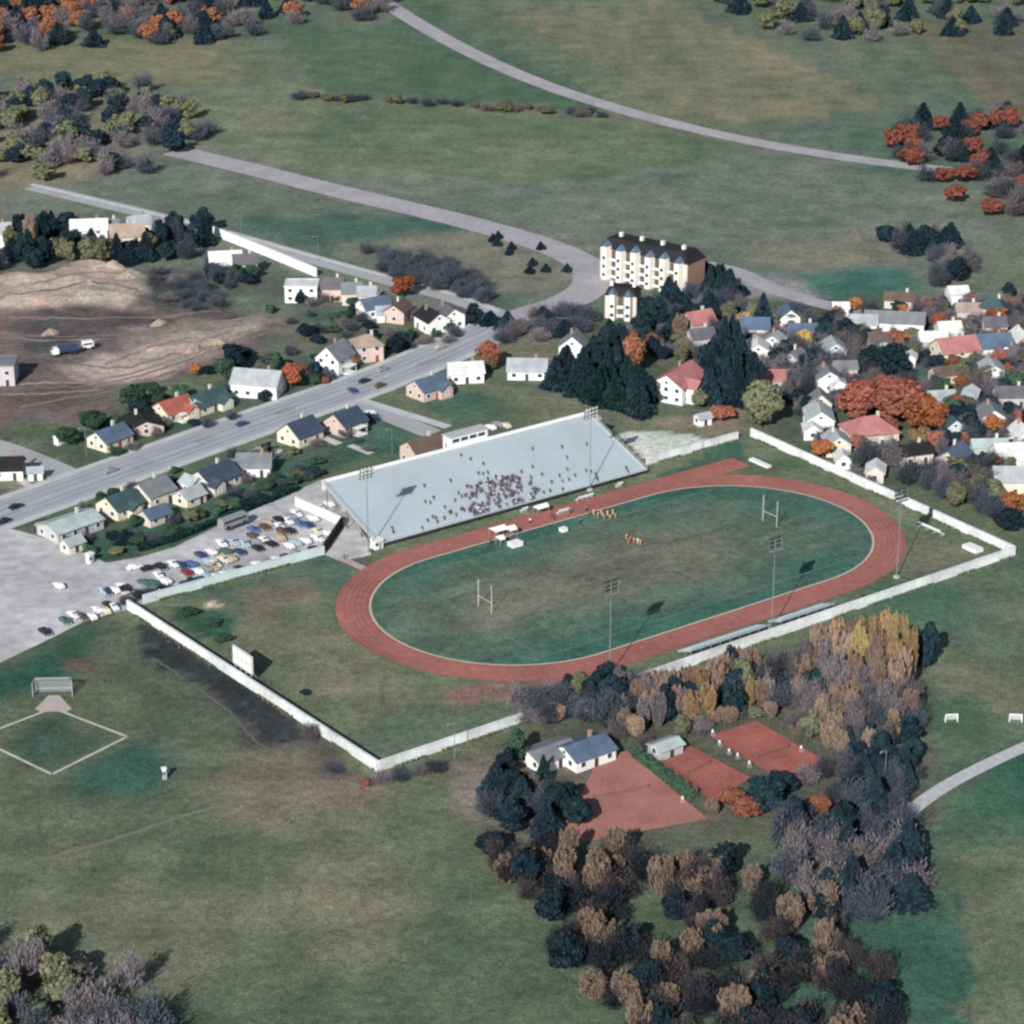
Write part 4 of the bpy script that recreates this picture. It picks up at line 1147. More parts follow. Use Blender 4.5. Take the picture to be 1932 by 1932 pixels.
# ------------------------------------------------------------------ apartment building
def apartment(px, py, L_, W, H, bays, label, heading, mans=3.2):
    p = G(px, py); rz = math.radians(heading)
    root = empty('apartment_building', p, rz, label, 'apartments')
    wm, dm = wmat('stone'), mat('recess_wall', (.10, .085, .08), .9)
    b = MB(); b.box(L_ / 2, W / 2, 0, L_, W, H); b.build('wall', wm, root)
    e = MB(); e.box(L_ + .06, W / 2, 0, .12, W - .6, H - .2); e.build('end_wall', wmat('brick'), root)
    step = L_ / bays
    for i in range(bays):
        x = (i + .5) * step; bw = step * .56
        bb = MB(); hh = H + (.9 if i % 2 == 0 else .35)
        bb.add([(x - bw / 2, .05, 0), (x - bw * .3, -2.1, 0), (x + bw * .3, -2.1, 0), (x + bw / 2, .05, 0)] + [(x - bw / 2, .05, hh), (x - bw * .3, -2.1, hh), (x + bw * .3, -2.1, hh), (x + bw / 2, .05, hh)],
               [(0, 1, 5, 4), (1, 2, 6, 5), (2, 3, 7, 6), (3, 0, 4, 7), (0, 3, 2, 1), (4, 5, 6, 7)])
        bay = bb.build('bay', mat('cream_render', (.70, .67, .60), .85, .05), root)
        cr = MB(); cr.add([(x - bw / 2 - .2, .3, hh), (x - bw * .3, -2.3, hh), (x + bw * .3, -2.3, hh), (x + bw / 2 + .2, .3, hh), (x, .3, hh + 2.0), (x, -.5, hh + 2.0)], [(0, 1, 5, 4), (1, 2, 5), (2, 3, 4, 5), (0, 3, 2, 1), (3, 0, 4)])
        cr.build('bay_roof', rmat('slate'), bay)
        f, g = window_meshes(1.25, 1.3)
        for z in np.arange(1.9, H - .6, 3.0):
            o = put('window', f, root, (x, -2.13, z)); put('pane', g, o)
        if i < bays - 1:
            rc = MB(); rc.box((i + 1) * step, -.06, 0, step * .38, .12, H - .1); rc.build('recess_panel', dm, root)
            for z in np.arange(.9, H - 1.6, 3.0):
                bl = MB(); bl.box((i + 1) * step, -.5, z, step * .42, 1.0, .14)
                bl.box((i + 1) * step, -.97, z + .143, step * .42, .06, .8); bl.build('balcony', M_white, root)
    m = MB(); a, t = .35, 2.0
    vs = [(-a, -a, H), (L_ + a, -a, H), (L_ + a, W + a, H), (-a, W + a, H), (t, t, H + mans), (L_ - t, t, H + mans), (L_ - t, W - t, H + mans), (t, W - t, H + mans)]
    m.add(vs, [(0, 1, 5, 4), (1, 2, 6, 5), (2, 3, 7, 6), (3, 0, 4, 7), (4, 5, 6, 7), (3, 2, 1, 0)])
    ro = m.build('mansard_roof', rmat('black'), root)
    for x in np.linspace(L_ * .14, L_ * .86, max(2, bays - 2)):
        c = MB(); c.box(x, W * .5, H + mans - .1, 1.0, 1.4, 1.5); c.build('chimney', M_white, ro)
apartment(1132, 522, 36.0, 11.0, 11.0, 6, 'large cream apartment building with bay fronts and a dark mansard roof', -37)
apartment(1141, 600, 10.5, 9.0, 8.0, 2, 'small cream apartment block with two bays below the large one', -12, 2.2)

# ------------------------------------------------------------------ embankment wall, construction vehicles
wall('bright white retaining wall running down beside the embankment road', [G(404, 444), G(500, 482), G(596, 522)], 3.2, .6, M_white, name='retaining_wall')
wall('low white wall on the gravel behind the grandstand', [S(19, 84), S(31, 84.5)], 2.0, .5, M_white, name='low_wall')
# ------------------------------------------------------------------ cars
CARCOL = dict(white=(.72, .73, .73), black=(.018, .018, .022), navy=(.03, .05, .12), blue=(.06, .13, .27), maroon=(.16, .03, .045), brown=(.10, .065, .045), tan=(.42, .34, .25), green=(.05, .12, .085), grey=(.25, .26, .28), paleblue=(.36, .46, .54), cream=(.62, .56, .44), red=(.34, .05, .04))
def paint(c):
    return mat('paint_' + c, CARCOL[c], .3, .04, .5, .03, 3, spec=.5)
def loft(m, prof, mi=0):
    """prof: stations (x, half width, z bottom, z top, inset of top)"""
    vs = []; k = len(prof)
    for x, w, zb, zt, ins in prof:
        vs += [(x, -w, zb), (x, -w, (zb + zt) / 2 + .05), (x, -w + ins, zt), (x, w - ins, zt), (x, w, (zb + zt) / 2 + .05), (x, w, zb)]
    fs = []
    for i in range(k - 1):
        for j in range(6):
            a, b = i * 6 + j, i * 6 + (j + 1) % 6
            fs.append((a, b, b + 6, a + 6))
    fs += [tuple(range(6))[::-1], tuple(range((k - 1) * 6, k * 6))]
    return m.add(vs, fs, mi)
CARM = {}
def car_parts(wagon):
    if wagon in CARM: return CARM[wagon]
    R = {}
    wheels = MB(); wheels.cyl((0, 0, 0), .32, .2, 'y', 12, 0); wheels.cyl((0, 0, 0), .18, .215, 'y', 10, 1)
    R['wheel'] = wheels.mesh('wheel', [M_tyre, M_chrome])
    xb = -2.15 if wagon else -1.25
    g = MB(); g.add([(.98, -.70, .86), (.98, .70, .86), (.42, .60, 1.325), (.42, -.60, 1.325)], [(0, 1, 2, 3)])
    R['windscreen'] = g.mesh('windscreen', M_glass)
    g = MB(); g.add([(xb - .28, -.68, .88), (xb - .28, .68, .88), (xb + .12, .58, 1.32), (xb + .12, -.58, 1.32)], [(3, 2, 1, 0)])
    R['rear_window'] = g.mesh('rear_window', M_glass)
    for s in (-1, 1):
        g = MB()
        for a, b, ta, tb in ((.80, -.12, .36, -.12), (-.2, xb - .02, -.2, xb + .18)):
            g.add([(a, s * .772, .90), (b, s * .772, .90), (tb, s * .632, 1.28), (ta, s * .632, 1.28)], [(0, 1, 2, 3)])
        R['side_window%d' % s] = g.mesh('side_window', M_glass)
    h = MB(); h.box(0, 0, 0, .06, .34, .16); R['headlight'] = h.mesh('headlight', mat('lamp_glass', (.6, .62, .6), .2))
    h = MB(); h.box(0, 0, 0, .06, .34, .14); R['tail_light'] = h.mesh('tail_light', mat('red_lens', (.3, .02, .02), .3))
    h = MB(); h.box(0, 0, 0, .12, 1.66, .14); R['bumper'] = h.mesh('bumper', M_chrome)
    CARM[wagon] = R
    return R
BODY = {}
def car_body(col, wagon):
    if (col, wagon) in BODY: return BODY[col, wagon]
    b = MB()
    loft(b, [(-2.28, .74, .30, .80, .08), (-2.2, .82, .24, .88, .08), (-1.6, .84, .22, .90, .08), (-.2, .85, .22, .91, .08), (1.0, .85, .22, .89, .08), (1.95, .82, .24, .82, .1), (2.25, .74, .30, .72, .1)])
    xb = -2.15 if wagon else -1.25
    loft(b, [(xb - .35, .76, .84, .88, .06), (xb + .1, .75, .84, 1.33, .14), (-.3, .76, .84, 1.39, .14), (.36, .75, .84, 1.34, .14), (1.02, .76, .84, .88, .06)])
    BODY[col, wagon] = b.mesh('body', paint(col))
    return BODY[col, wagon]
def car(p, rz, col, label, group, wagon=False):
    root = empty('car', p, rz, label, 'car', group)
    R = car_parts(wagon)
    put('body', car_body(col, wagon), root)
    for x in (-1.38, 1.38):
        for y in (-.76, .76): put('wheel', R['wheel'], root, (x, y, .32))
    put('windscreen', R['windscreen'], root, (.012, 0, .012)); put('rear_window', R['rear_window'], root, (-.012, 0, .012))
    for s in (-1, 1):
        put('side_window', R['side_window%d' % s], root)
        put('headlight', R['headlight'], root, (2.27, s * .5, .5)); put('tail_light', R['tail_light'], root, (-2.30, s * .5, .52))
    put('bumper', R['bumper'], root, (2.3, 0, .32)); put('bumper', R['bumper'], root, (-2.32, 0, .32))
    return root

PERP = TH + math.pi / 2
GL = 'cars in the stadium car park'
WALLROW = [(333, 1118, 'black'), (355, 1106, 'navy'), (370, 1102, 'black'), (386, 1098, 'navy'), (398, 1094, 'paleblue'), (411, 1092, 'white'), (426, 1085, 'white'), (441, 1079, 'paleblue'), (455, 1076, 'black'), (488, 1067, 'white'), (506, 1062, 'grey'), (527, 1059, 'white'), (540, 1052, 'brown'), (561, 1045, 'grey'), (577, 1043, 'paleblue'), (594, 1037, 'black'), (316, 1124, 'white')]
MIDROW = [(304, 1069, 'black'), (327, 1064, 'white'), (343, 1067, 'navy'), (360, 1064, 'blue'), (352, 1080, 'maroon'), (378, 1047, 'navy'), (398, 1041, 'white'), (392, 1059, 'paleblue'), (407, 1064, 'cream'), (423, 1056, 'cream'), (435, 1053, 'tan'), (411, 1075, 'tan'), (419, 1026, 'white'), (441, 1023, 'paleblue'), (425, 1040, 'green'), (452, 1041, 'navy'), (462, 1026, 'paleblue'), (476, 1011, 'brown'), (485, 1034, 'black'), (483, 1022, 'grey'), (498, 1019, 'white'), (511, 1026, 'black'), (300, 1086, 'white'), (311, 1096, 'white'), (288, 1100, 'green'), (375, 1078, 'white'), (391, 1075, 'grey')]
TOPROW = [(503, 986, 'tan'), (500, 995, 'brown'), (526, 980, 'black'), (528, 993, 'white'), (544, 983, 'white'), (548, 1002, 'black'), (560, 969, 'white'), (567, 989, 'blue'), (581, 990, 'navy'), (590, 978, 'white'), (600, 1016, 'white'), (617, 1006, 'white'), (600, 1003, 'cream'), (550, 975, 'grey'), (534, 1003, 'brown')]
LOWROW = [(85, 1192, 'black'), (123, 1171, 'green'), (139, 1160, 'white'), (156, 1164, 'brown'), (172, 1163, 'white'), (183, 1150, 'white'), (199, 1152, 'cream'), (214, 1145, 'white'), (205, 1141, 'black')]
words = ['', 'next one along: ']
def row(cars, place, flip=.4, jitter=.12):
    n = {}
    seq = sorted(cars)
    for i, (x, y, c) in enumerate(seq):
        wag = rnd.random() < .25
        kind = 'estate car' if wag else 'saloon car'
        nb = []
        a = seq[i - 1][2] if i > 0 else None; b = seq[i + 1][2] if i < len(seq) - 1 else None
        lab = '%s %s %s, ' % (c, kind, place) + ('leftmost' if not a else 'rightmost' if not b else 'between %s and %s' % (a, b))
        lab = lab.replace('paleblue', 'pale blue')
        n.setdefault(lab, []).append((x, y, c, wag))
    for lab, items in n.items():
        for k, (x, y, c, wag) in enumerate(items):
            pp = G(x, y, .5); u_, v_ = loc_uv(pp)
            if cars is WALLROW: pp = S(u_, 58.2 + rnd.uniform(-.2, .4))
            elif v_ < 63.5 and cars is MIDROW: pp = S(u_, 64.2)
            q = lab if len(items) == 1 else lab + (', farther' if items[k][1] == min(t[1] for t in items) else ', nearer')
            car(pp.xy.to_3d() + Vector((0, 0, .02)), PERP + (math.pi if rnd.random() < flip else 0) + rnd.uniform(-jitter, jitter), c, q, GL, wag)
row(WALLROW, 'along the blue wall')
row(MIDROW, 'in the middle rows')
row(TOPROW, 'near the grandstand corner')
row(LOWROW, 'on the grass edge')
spots = [o.location.copy() for o in C.objects if o.get('category') == 'car']
def fill(u0, u1, v, prob, place):
    u = u0
    while u < u1:
        p = S(u + rnd.uniform(-.2, .2), v + rnd.uniform(-.3, .3), .02)
        if rnd.random() < prob and all(abs((p - q).dot(Vector((cT, sT, 0)))) > 2.35 or abs((p - q).dot(Vector((-sT, cT, 0)))) > 5.0 for q in spots):
            c = rnd.choice(('white', 'white', 'white', 'black', 'navy', 'grey', 'paleblue', 'cream', 'white', 'tan', 'blue'))
            car(p, PERP + rnd.choice((0, math.pi)) + rnd.uniform(-.06, .06), c, '%s saloon car %s' % (c.replace('paleblue', 'pale blue'), place), 'saloon cars ' + place)
            spots.append(p)
        u += 2.7
fill(-106, -60, 58.4, .9, 'wedged into a free bay of the row along the pale blue wall')
fill(-104, -58, 64.6, .95, 'filling the first middle row of the car park')
fill(-100, -56, 70.2, .95, 'filling the second middle row of the car park')
fill(-119, -104, 61.0, .75, 'at the thin lower end of the car park')
fill(-117, -100, 67.0, .6, 'in the second line at the lower end of the car park')
fill(-76, -50, 79.5, .85, 'filling the upper row of the car park')
for x, y, c, h, lab in ((111, 1105, 'white', PERP, 'white saloon car alone in the middle of the empty gravel'),
                        (202, 1116, 'navy', PERP + 3, 'navy saloon car at the empty end of the lot, left of a pair'),
                        (216, 1113, 'white', PERP, 'white saloon car at the empty end of the lot, in the middle of three'),
                        (238, 1111, 'black', PERP + 3.2, 'black saloon car at the empty end of the lot, right of a white one'),
                        (273, 1099, 'green', PERP + .2, 'dark green saloon car parked alone short of the crowded rows'),
                        (254, 1070, 'white', TH, 'white saloon car parked along the dark hedge side of the lot'),
                        (281, 1072, 'black', TH, 'black saloon car behind the white one along the hedge side'),
                        (621, 951, 'white', PERP, 'white saloon car under the corner of the grandstand'),
                        (604, 959, 'white', PERP + 3.1, 'white saloon car just left of the one under the grandstand')):
    car(G(x, y, .5).xy.to_3d() + Vector((0, 0, .02)), h, c, lab, GL)
for x, y, c, d, lab in ((457, 800, 'navy', 0, 'dark car driving on the main road above the grey bungalow'),
                        (30, 956, 'black', 0, 'black car on the main road near the left edge, farther lane'),
                        (6, 984, 'black', 3.14, 'black car on the main road cut by the left edge'),
                        (688, 719, 'black', 0, 'black car on the main road below the white two storey house'),
                        (722, 697, 'grey', 3.14, 'grey car on the main road beyond the junction'),
                        (665, 737, 'navy', 1.2, 'navy car turning at the junction'),
                        (716, 728, 'brown', 3.14, 'brown car by the kerb left of the slate roofed house'),
                        (208, 888, 'grey', 0, 'grey car on the main road below the cream house'),
                        (830, 655, 'tan', 0, 'tan car far up the main road')):
    car(G(x, y, .5).xy.to_3d() + Vector((0, 0, .06)), ROAD + d, c, lab, 'cars on the main road')
for x, y, c, lab in ((926, 806, 'white', 'white car parked behind the grandstand, first of three'), (940, 800, 'grey', 'grey car parked behind the grandstand, between two others'), (954, 803, 'cream', 'cream car parked behind the grandstand beside the low wall'),
                     (700, 779, 'white', 'white car parked at the path by the side street')):
    car(G(x, y, .5).xy.to_3d() + Vector((0, 0, .02)), PERP, c, lab, 'cars behind the grandstand')

def coach(p, rz, L_, W, H, col, label, name='bus', cat='bus'):
    root = empty(name, p, rz, label, cat)
    b = MB(); loft(b, [(-L_ / 2, W / 2 - .1, .4, H - .15, .12), (-L_ / 2 + .2, W / 2, .35, H, .12), (L_ / 2 - .3, W / 2, .35, H, .12), (L_ / 2, W / 2 - .1, .4, H - .3, .14)])
    b.build('body', paint(col), root)
    for s in (-1, 1):
        w = MB(); w.box(-.2, s * (W / 2 + .01), H * .55, L_ * .86, .04, H * .24); w.build('side_window', M_glass, root)
        for x in (-L_ * .3, L_ * .33):
            q = MB(); q.cyl((x, s * (W / 2 - .12), .46), .46, .26, 'y', 14); q.build('wheel', M_tyre, root)
    w = MB(); w.box(L_ / 2 + .0, 0, H * .5, .06, W * .8, H * .3); w.build('windscreen', M_glass, root)
coach(G(440, 990, 1.5), ROAD - .05, 9.0, 2.4, 2.7, 'grey', 'long grey bus parked on the lane above the car park')

def truck(p, rz, label):
    root = empty('tipper_truck', p, rz, label, 'truck')
    c = MB(); loft(c, [(1.9, 1.15, .7, 2.3, .12), (2.3, 1.2, .6, 2.6, .12), (3.6, 1.2, .6, 2.5, .2), (4.1, 1.1, .7, 1.6, .15)]); c.build('cab', paint('white'), root)
    d = MB(); d.add([(-4.2, -1.2, 1.1), (1.6, -1.2, 1.1), (1.6, 1.2, 1.1), (-4.2, 1.2, 1.1), (-4.5, -1.3, 2.7), (1.7, -1.3, 2.7), (1.7, 1.3, 2.7), (-4.5, 1.3, 2.7), (-4.3, -1.1, 2.6), (1.5, -1.1, 2.6), (1.5, 1.1, 2.6), (-4.3, 1.1, 2.6)],
              [(0, 3, 2, 1), (0, 1, 5, 4), (1, 2, 6, 5), (2, 3, 7, 6), (3, 0, 4, 7), (4, 5, 9, 8), (5, 6, 10, 9), (6, 7, 11, 10), (7, 4, 8, 11), (8, 9, 10, 11)])
    d.build('tipper_body', paint('navy'), root)
    ch = MB(); ch.box(0, 0, .7, 7.6, 1.0, .35); ch.build('chassis', M_dark, root)
    for x in (-2.9, -1.7, 3.0):
        for s in (-1, 1):
            w = MB(); w.cyl((x, s * .98, .5), .5, .34, 'y', 14); w.build('wheel', M_tyre, root)
    w = MB(); w.add([(4.06, -.95, 1.65), (4.06, .95, 1.65), (3.68, .9, 2.42), (3.68, -.9, 2.42)], [(0, 1, 2, 3)]); w.build('windscreen', M_glass, root)
truck(G(122, 668, 1.0), math.radians(203), 'navy tipper truck with white cab on the bare building site')
coach(G(166, 657, 1.0), math.radians(25), 3.6, 2.0, 2.6, 'white', 'white site van at the tail of the tipper truck', 'van', 'van')

# spoil heaps on the building site
M_spoil = mat('spoil', (.33, .265, .215), .95, .3, .5, .2, 2)
def spoil_heap(x, y, r, h, label):
    p = G(x, y); gm = bpy.data.objects['ground']; hit, loc, a_, b_ = gm.ray_cast(Vector((p.x, p.y, 50)), Vector((0, 0, -1)))
    q = random.Random(int(x * 7 + y)); m = MB(); vs = []; n = 18; k = 6
    for j in range(k):
        f = j / (k - 1)
        for i in range(n):
            t = 2 * math.pi * i / n; rr = r * (1 - f) ** .8 * q.uniform(.8, 1.18) + .05
            vs.append((rr * 1.5 * math.cos(t), rr * math.sin(t), h * f * q.uniform(.85, 1.1) - .5 * (1 - f)))
    fs = [(j * n + i, j * n + (i + 1) % n, (j + 1) * n + (i + 1) % n, (j + 1) * n + i) for j in range(k - 1) for i in range(n)] + [tuple(range((k - 1) * n, k * n))]
    m.add(vs, fs); o = m.build('spoil_heap', M_spoil); o.location = (p.x, p.y, loc.z if hit else 0); o.rotation_euler = (0, 0, q.uniform(0, 3))
    tag(o, label, 'spoil heap', 'heaps of earth on the building site')
for a in ((215, 512, 3.6, 2.6, 'heap of earth on the crest of the pale mound'), (238, 535, 3.0, 2.0, 'heap of earth at the right end of the pale mound'), (365, 660, 3.2, 1.8, 'pale heap of earth at the end of the bare site nearest the houses'), (410, 648, 2.6, 1.6, 'small heap of earth at the tip of the bare site'), (95, 630, 2.6, 1.5, 'heap of earth on dark ground above the tipper truck'), (300, 612, 2.6, 1.5, 'heap of earth in the middle of the bare site')):
    spoil_heap(*a)

# ------------------------------------------------------------------ people
def body_mesh(name, joints, coat, legs, mats):
    """one continuous figure grown from a jointed skeleton"""
    bm = bmesh.new(); lay = bm.verts.layers.skin.verify()
    bv = [bm.verts.new(j[0]) for j in joints]
    for v, j in zip(bv, joints):
        v[lay].radius = (j[1], j[1])
    for i, j in enumerate(joints):
        if j[2] is not None: bm.edges.new((bv[i], bv[j[2]]))
    bv[0][lay].use_root = True
    me = bpy.data.meshes.new('figure'); bm.to_mesh(me); bm.free()
    o = bpy.data.objects.new('figure', me); C.objects.link(o)
    o.modifiers.new('skin', 'SKIN'); s = o.modifiers.new('sub', 'SUBSURF'); s.levels = 1; s.render_levels = 1
    dg = bpy.context.evaluated_depsgraph_get(); dg.update()
    out = bpy.data.meshes.new_from_object(o.evaluated_get(dg))
    bpy.data.objects.remove(o); bpy.data.meshes.remove(me)
    out.name = name
    out.materials.clear()
    for m in mats: out.materials.append(m)
    for p in out.polygons:
        c = p.center; best = min(range(len(joints)), key=lambda k: (Vector(joints[k][0]) - c).length)
        p.material_index = joints[best][3]
    return out
# joints: position, radius, parent, material (0 coat, 1 trousers, 2 skin, 3 hair)
SEATED = [((0, 0, .12), .17, None, 1), ((0, .02, .36), .18, 0, 0), ((0, .03, .56), .17, 1, 0), ((0, .02, .68), .07, 2, 2), ((0, 0, .80), .11, 3, 2), ((0, .03, .90), .10, 4, 3),
          ((.12, -.28, .12), .09, 0, 1), ((.13, -.44, .08), .075, 6, 1), ((.13, -.44, -.30), .055, 7, 1), ((.13, -.56, -.34), .045, 8, 1),
          ((-.12, -.28, .12), .09, 0, 1), ((-.13, -.44, .08), .075, 10, 1), ((-.13, -.44, -.30), .055, 11, 1), ((-.13, -.56, -.34), .045, 12, 1),
          ((.23, .02, .56), .075, 2, 0), ((.27, -.08, .32), .06, 14, 0), ((.15, -.30, .24), .045, 15, 2),
          ((-.23, .02, .56), .075, 2, 0), ((-.27, -.08, .32), .06, 17, 0), ((-.15, -.30, .24), .045, 18, 2)]
STANDING = [((0, 0, .95), .16, None, 1), ((0, 0, 1.18), .16, 0, 0), ((0, 0, 1.40), .17, 1, 0), ((0, 0, 1.53), .065, 2, 2), ((0, -.02, 1.64), .10, 3, 2), ((0, .01, 1.73), .095, 4, 3),
            ((.11, -.03, .52), .085, 0, 1), ((.13, .02, .10), .055, 6, 1), ((.13, -.12, .04), .045, 7, 1),
            ((-.11, .05, .52), .085, 0, 1), ((-.13, .16, .10), .055, 9, 1), ((-.13, .04, .04), .045, 10, 1),
            ((.23, 0, 1.40), .075, 2, 0), ((.29, .02, 1.12), .055, 12, 0), ((.28, -.14, .92), .042, 13, 2),
            ((-.23, 0, 1.40), .075, 2, 0), ((-.29, .02, 1.12), .055, 15, 0), ((-.28, -.10, .92), .042, 16, 2)]
CLOTH = dict(navy=(.03, .04, .075), black=(.015, .015, .02), maroon=(.10, .03, .045), grey=(.13, .14, .165), purple=(.065, .05, .085), white=(.62, .62, .62), orange=(.55, .26, .08), rose=(.48, .22, .16), brown=(.09, .06, .045))
def cloth(k): return mat('cloth_' + k, CLOTH[k], .9, .1, 3)
PM = {}
def person_mesh(kind, coat, legs):
    key = (kind, coat, legs)
    if key not in PM:
        PM[key] = body_mesh('person', SEATED if kind == 'seated' else STANDING, coat, legs, [cloth(coat), cloth(legs), M_skin, M_hair])
    return PM[key]
def person(p, rz, kind, coat, legs, label, group):
    o = put('person', person_mesh(kind, coat, legs), None, p, rz)
    return tag(o, label, 'person', group)

taken = set()
def seat(x, y, coat, label, group):
    u, v = on_stand(x, y)
    i = int(round((v - 49.4) / (26.6 / 36) - .55)); i = min(35, max(1, i))
    k = round(u / .55)
    for dk in (0, 1, -1, 2, -2, 3, -3):
        if (i, k + dk) not in taken:
            k += dk; break
    taken.add((i, k))
    dv, dz = 26.6 / 36, 9.0 / 36
    z = 1.3 + i * dz + .25
    person(S(k * .55, 49.4 + i * dv + .42, z - .02), TH + rnd.uniform(-.25, .25), 'seated', coat, rnd.choice(('navy', 'black', 'grey')), label, group)
crowd_poly = [(880, 917), (905, 908), (929, 902), (954, 896), (988, 902), (1016, 922), (1012, 948), (960, 962), (905, 975), (878, 968), (868, 937)]
cg = 'spectators packed on the lower middle benches'
n = 0
while n < 165:
    x, y = rnd.uniform(866, 1022), rnd.uniform(893, 976)
    if not inside(np.array(x), np.array(y), crowd_poly): continue
    if value_noise(np.array(x * 1.0), np.array(y * 1.0), 11, 44) < .40 and rnd.random() < .9: continue
    c = rnd.choice(('navy', 'navy', 'black', 'black', 'grey', 'maroon', 'purple', 'purple', 'navy', 'grey', 'white', 'black', 'purple', 'grey'))
    seat(x, y, c, 'person in a %s coat sitting in the main crowd on the grandstand' % c, cg); n += 1
sg = 'spectators scattered over the empty benches'
for x, y, lab in ((868, 860, 'person in dark coat high on the stand below the press box, upper of two'), (886, 868, 'person in dark coat below the press box, lower of two'), (850, 907, 'person in dark coat sitting apart, left above the crowd'),
                  (902, 893, 'person in dark coat above the crowd, left of three'), (910, 895, 'person in dark coat above the crowd, middle of three'), (918, 893, 'person in dark coat above the crowd, right of three'),
                  (888, 922, 'person in black coat at the upper left rim of the crowd'), (876, 936, 'person in black coat at the left rim of the crowd'), (1001, 903, 'person in dark coat alone above the right end of the crowd'),
                  (1038, 928, 'person in dark coat right of the crowd, the larger figure of two'), (1026, 932, 'person in dark coat right of the crowd, nearer to it'), (1065, 928, 'person in dark coat low on the stand, farther right of the crowd'),
                  (1124, 902, 'person in black coat under the right mast, upper of a pair'), (1128, 907, 'person in black coat under the right mast, lower of a pair'), (1181, 884, 'person in black coat near the right end of the stand, upper of a pair'), (1185, 890, 'person in black coat near the right end of the stand, lower of a pair'),
                  (839, 960, 'person in dark coat left of the crowd, halfway to the pair'), (868, 961, 'person in dark coat just left of the low part of the crowd'), (823, 980, 'person in black coat low on the stand, left half, upper of a pair'), (826, 986, 'person in black coat low on the stand, left half, lower of a pair'),
                  (740, 999, 'person in black coat at the far left end of the stand, upper of a pair'), (743, 1005, 'person in black coat at the far left end of the stand, lower of a pair'), (796, 1000, 'person in dark coat on the lowest benches at the left')):
    seat(x, y, rnd.choice(('black', 'navy')), lab, sg)
lg = 'spectators dotted along the lower and middle benches'
for _ in range(46):
    x = rnd.uniform(790, 1130); y = 1013 - (x - 740) * .275 - abs(rnd.gauss(0, 34)) - 6
    c = rnd.choice(('navy', 'black', 'grey', 'purple'))
    seat(x, y, c, 'person in a %s coat sitting loosely apart on the benches around the crowd' % c, lg)
fg = 'people on the field and the track'
for i, (x, y, lab) in enumerate(((1120, 967, 'at the left end of the orange line'), (1128, 972, 'second from the left in the orange line'), (1134, 966, 'third from the left in the orange line'), (1140, 976, 'in front of the middle of the orange line'), (1146, 969, 'in the middle of the orange line'), (1151, 977, 'lower right in the orange line'), (1156, 966, 'second from the right in the orange line'), (1161, 974, 'at the right end of the orange line'), (1137, 970, 'behind the middle of the orange line'))):
    person(G(x, y + 4, .03), rnd.uniform(0, 6), 'standing', 'orange', 'orange' if i % 2 else 'white', 'player in orange standing ' + lab, fg)
for x, y, c, lab in ((1182, 1014, 'rose', 'left in the reddish group on the field'), (1189, 1018, 'rose', 'second from the left in the reddish group on the field'), (1196, 1021, 'orange', 'third from the left in the reddish group, in orange'), (1203, 1022, 'white', 'right in the reddish group, in white'), (1186, 1022, 'rose', 'in front of the reddish group'), (1208, 1025, 'orange', 'at the right end of the reddish group, in orange')):
    person(G(x, y + 4, .03), rnd.uniform(0, 6), 'standing', c, c, 'player standing ' + lab, fg)
for x, y, c, lab in ((1041, 974, 'maroon', 'person in maroon coat standing on the track below the crowd'), (1046, 978, 'maroon', 'person in maroon coat beside another on the track below the crowd'), (1077, 966, 'grey', 'person in grey coat on the track edge right of the white bench'), (1112, 967, 'grey', 'person in grey coat left of the orange line'), (1106, 962, 'grey', 'person in grey coat on the track above the orange line'),
                     (1012, 958, 'black', 'person in black coat at the rail beside the pale canopy'), (1030, 956, 'navy', 'person in navy coat at the rail right of the pale canopy'), (926, 1024, 'black', 'person in black coat under the left canopy'), (955, 1024, 'black', 'person in black coat between the two canopies'), (1000, 985, 'white', 'person in white coat at the field edge below the crowd'), (1094, 985, 'grey', 'person in grey coat on the grass left of the orange line'),
                     (1626, 1128, 'black', 'person in black coat by the near wall at the right bend'), (650, 1052, 'black', 'person in black coat on the worn path behind the left bend')):
    person(G(x, y + 3, .05), rnd.uniform(0, 6), 'standing', c, 'black', lab, fg)
# ------------------------------------------------------------------ trees
def quads(name, P, A, B, mt):
    """one face per clump: centre P, half axes A and B"""
    v = np.stack([P - A - B, P + A - B, P + A + B, P - A + B], 1).reshape(-1, 3)
    n = len(P)
    me = bpy.data.meshes.new(name)
    me.vertices.add(4 * n); me.vertices.foreach_set('co', v.astype(np.float32).ravel())
    me.loops.add(4 * n); me.loops.foreach_set('vertex_index', np.arange(4 * n, dtype=np.int32))
    me.polygons.add(n); me.polygons.foreach_set('loop_start', np.arange(0, 4 * n, 4, dtype=np.int32)); me.polygons.foreach_set('loop_total', np.full(n, 4, np.int32))
    me.update(); me.validate()
    me.materials.append(mt)
    return me
def unit(a): return a / (np.linalg.norm(a, axis=1, keepdims=True) + 1e-9)
def rdir(n): return unit(rng.normal(size=(n, 3)))

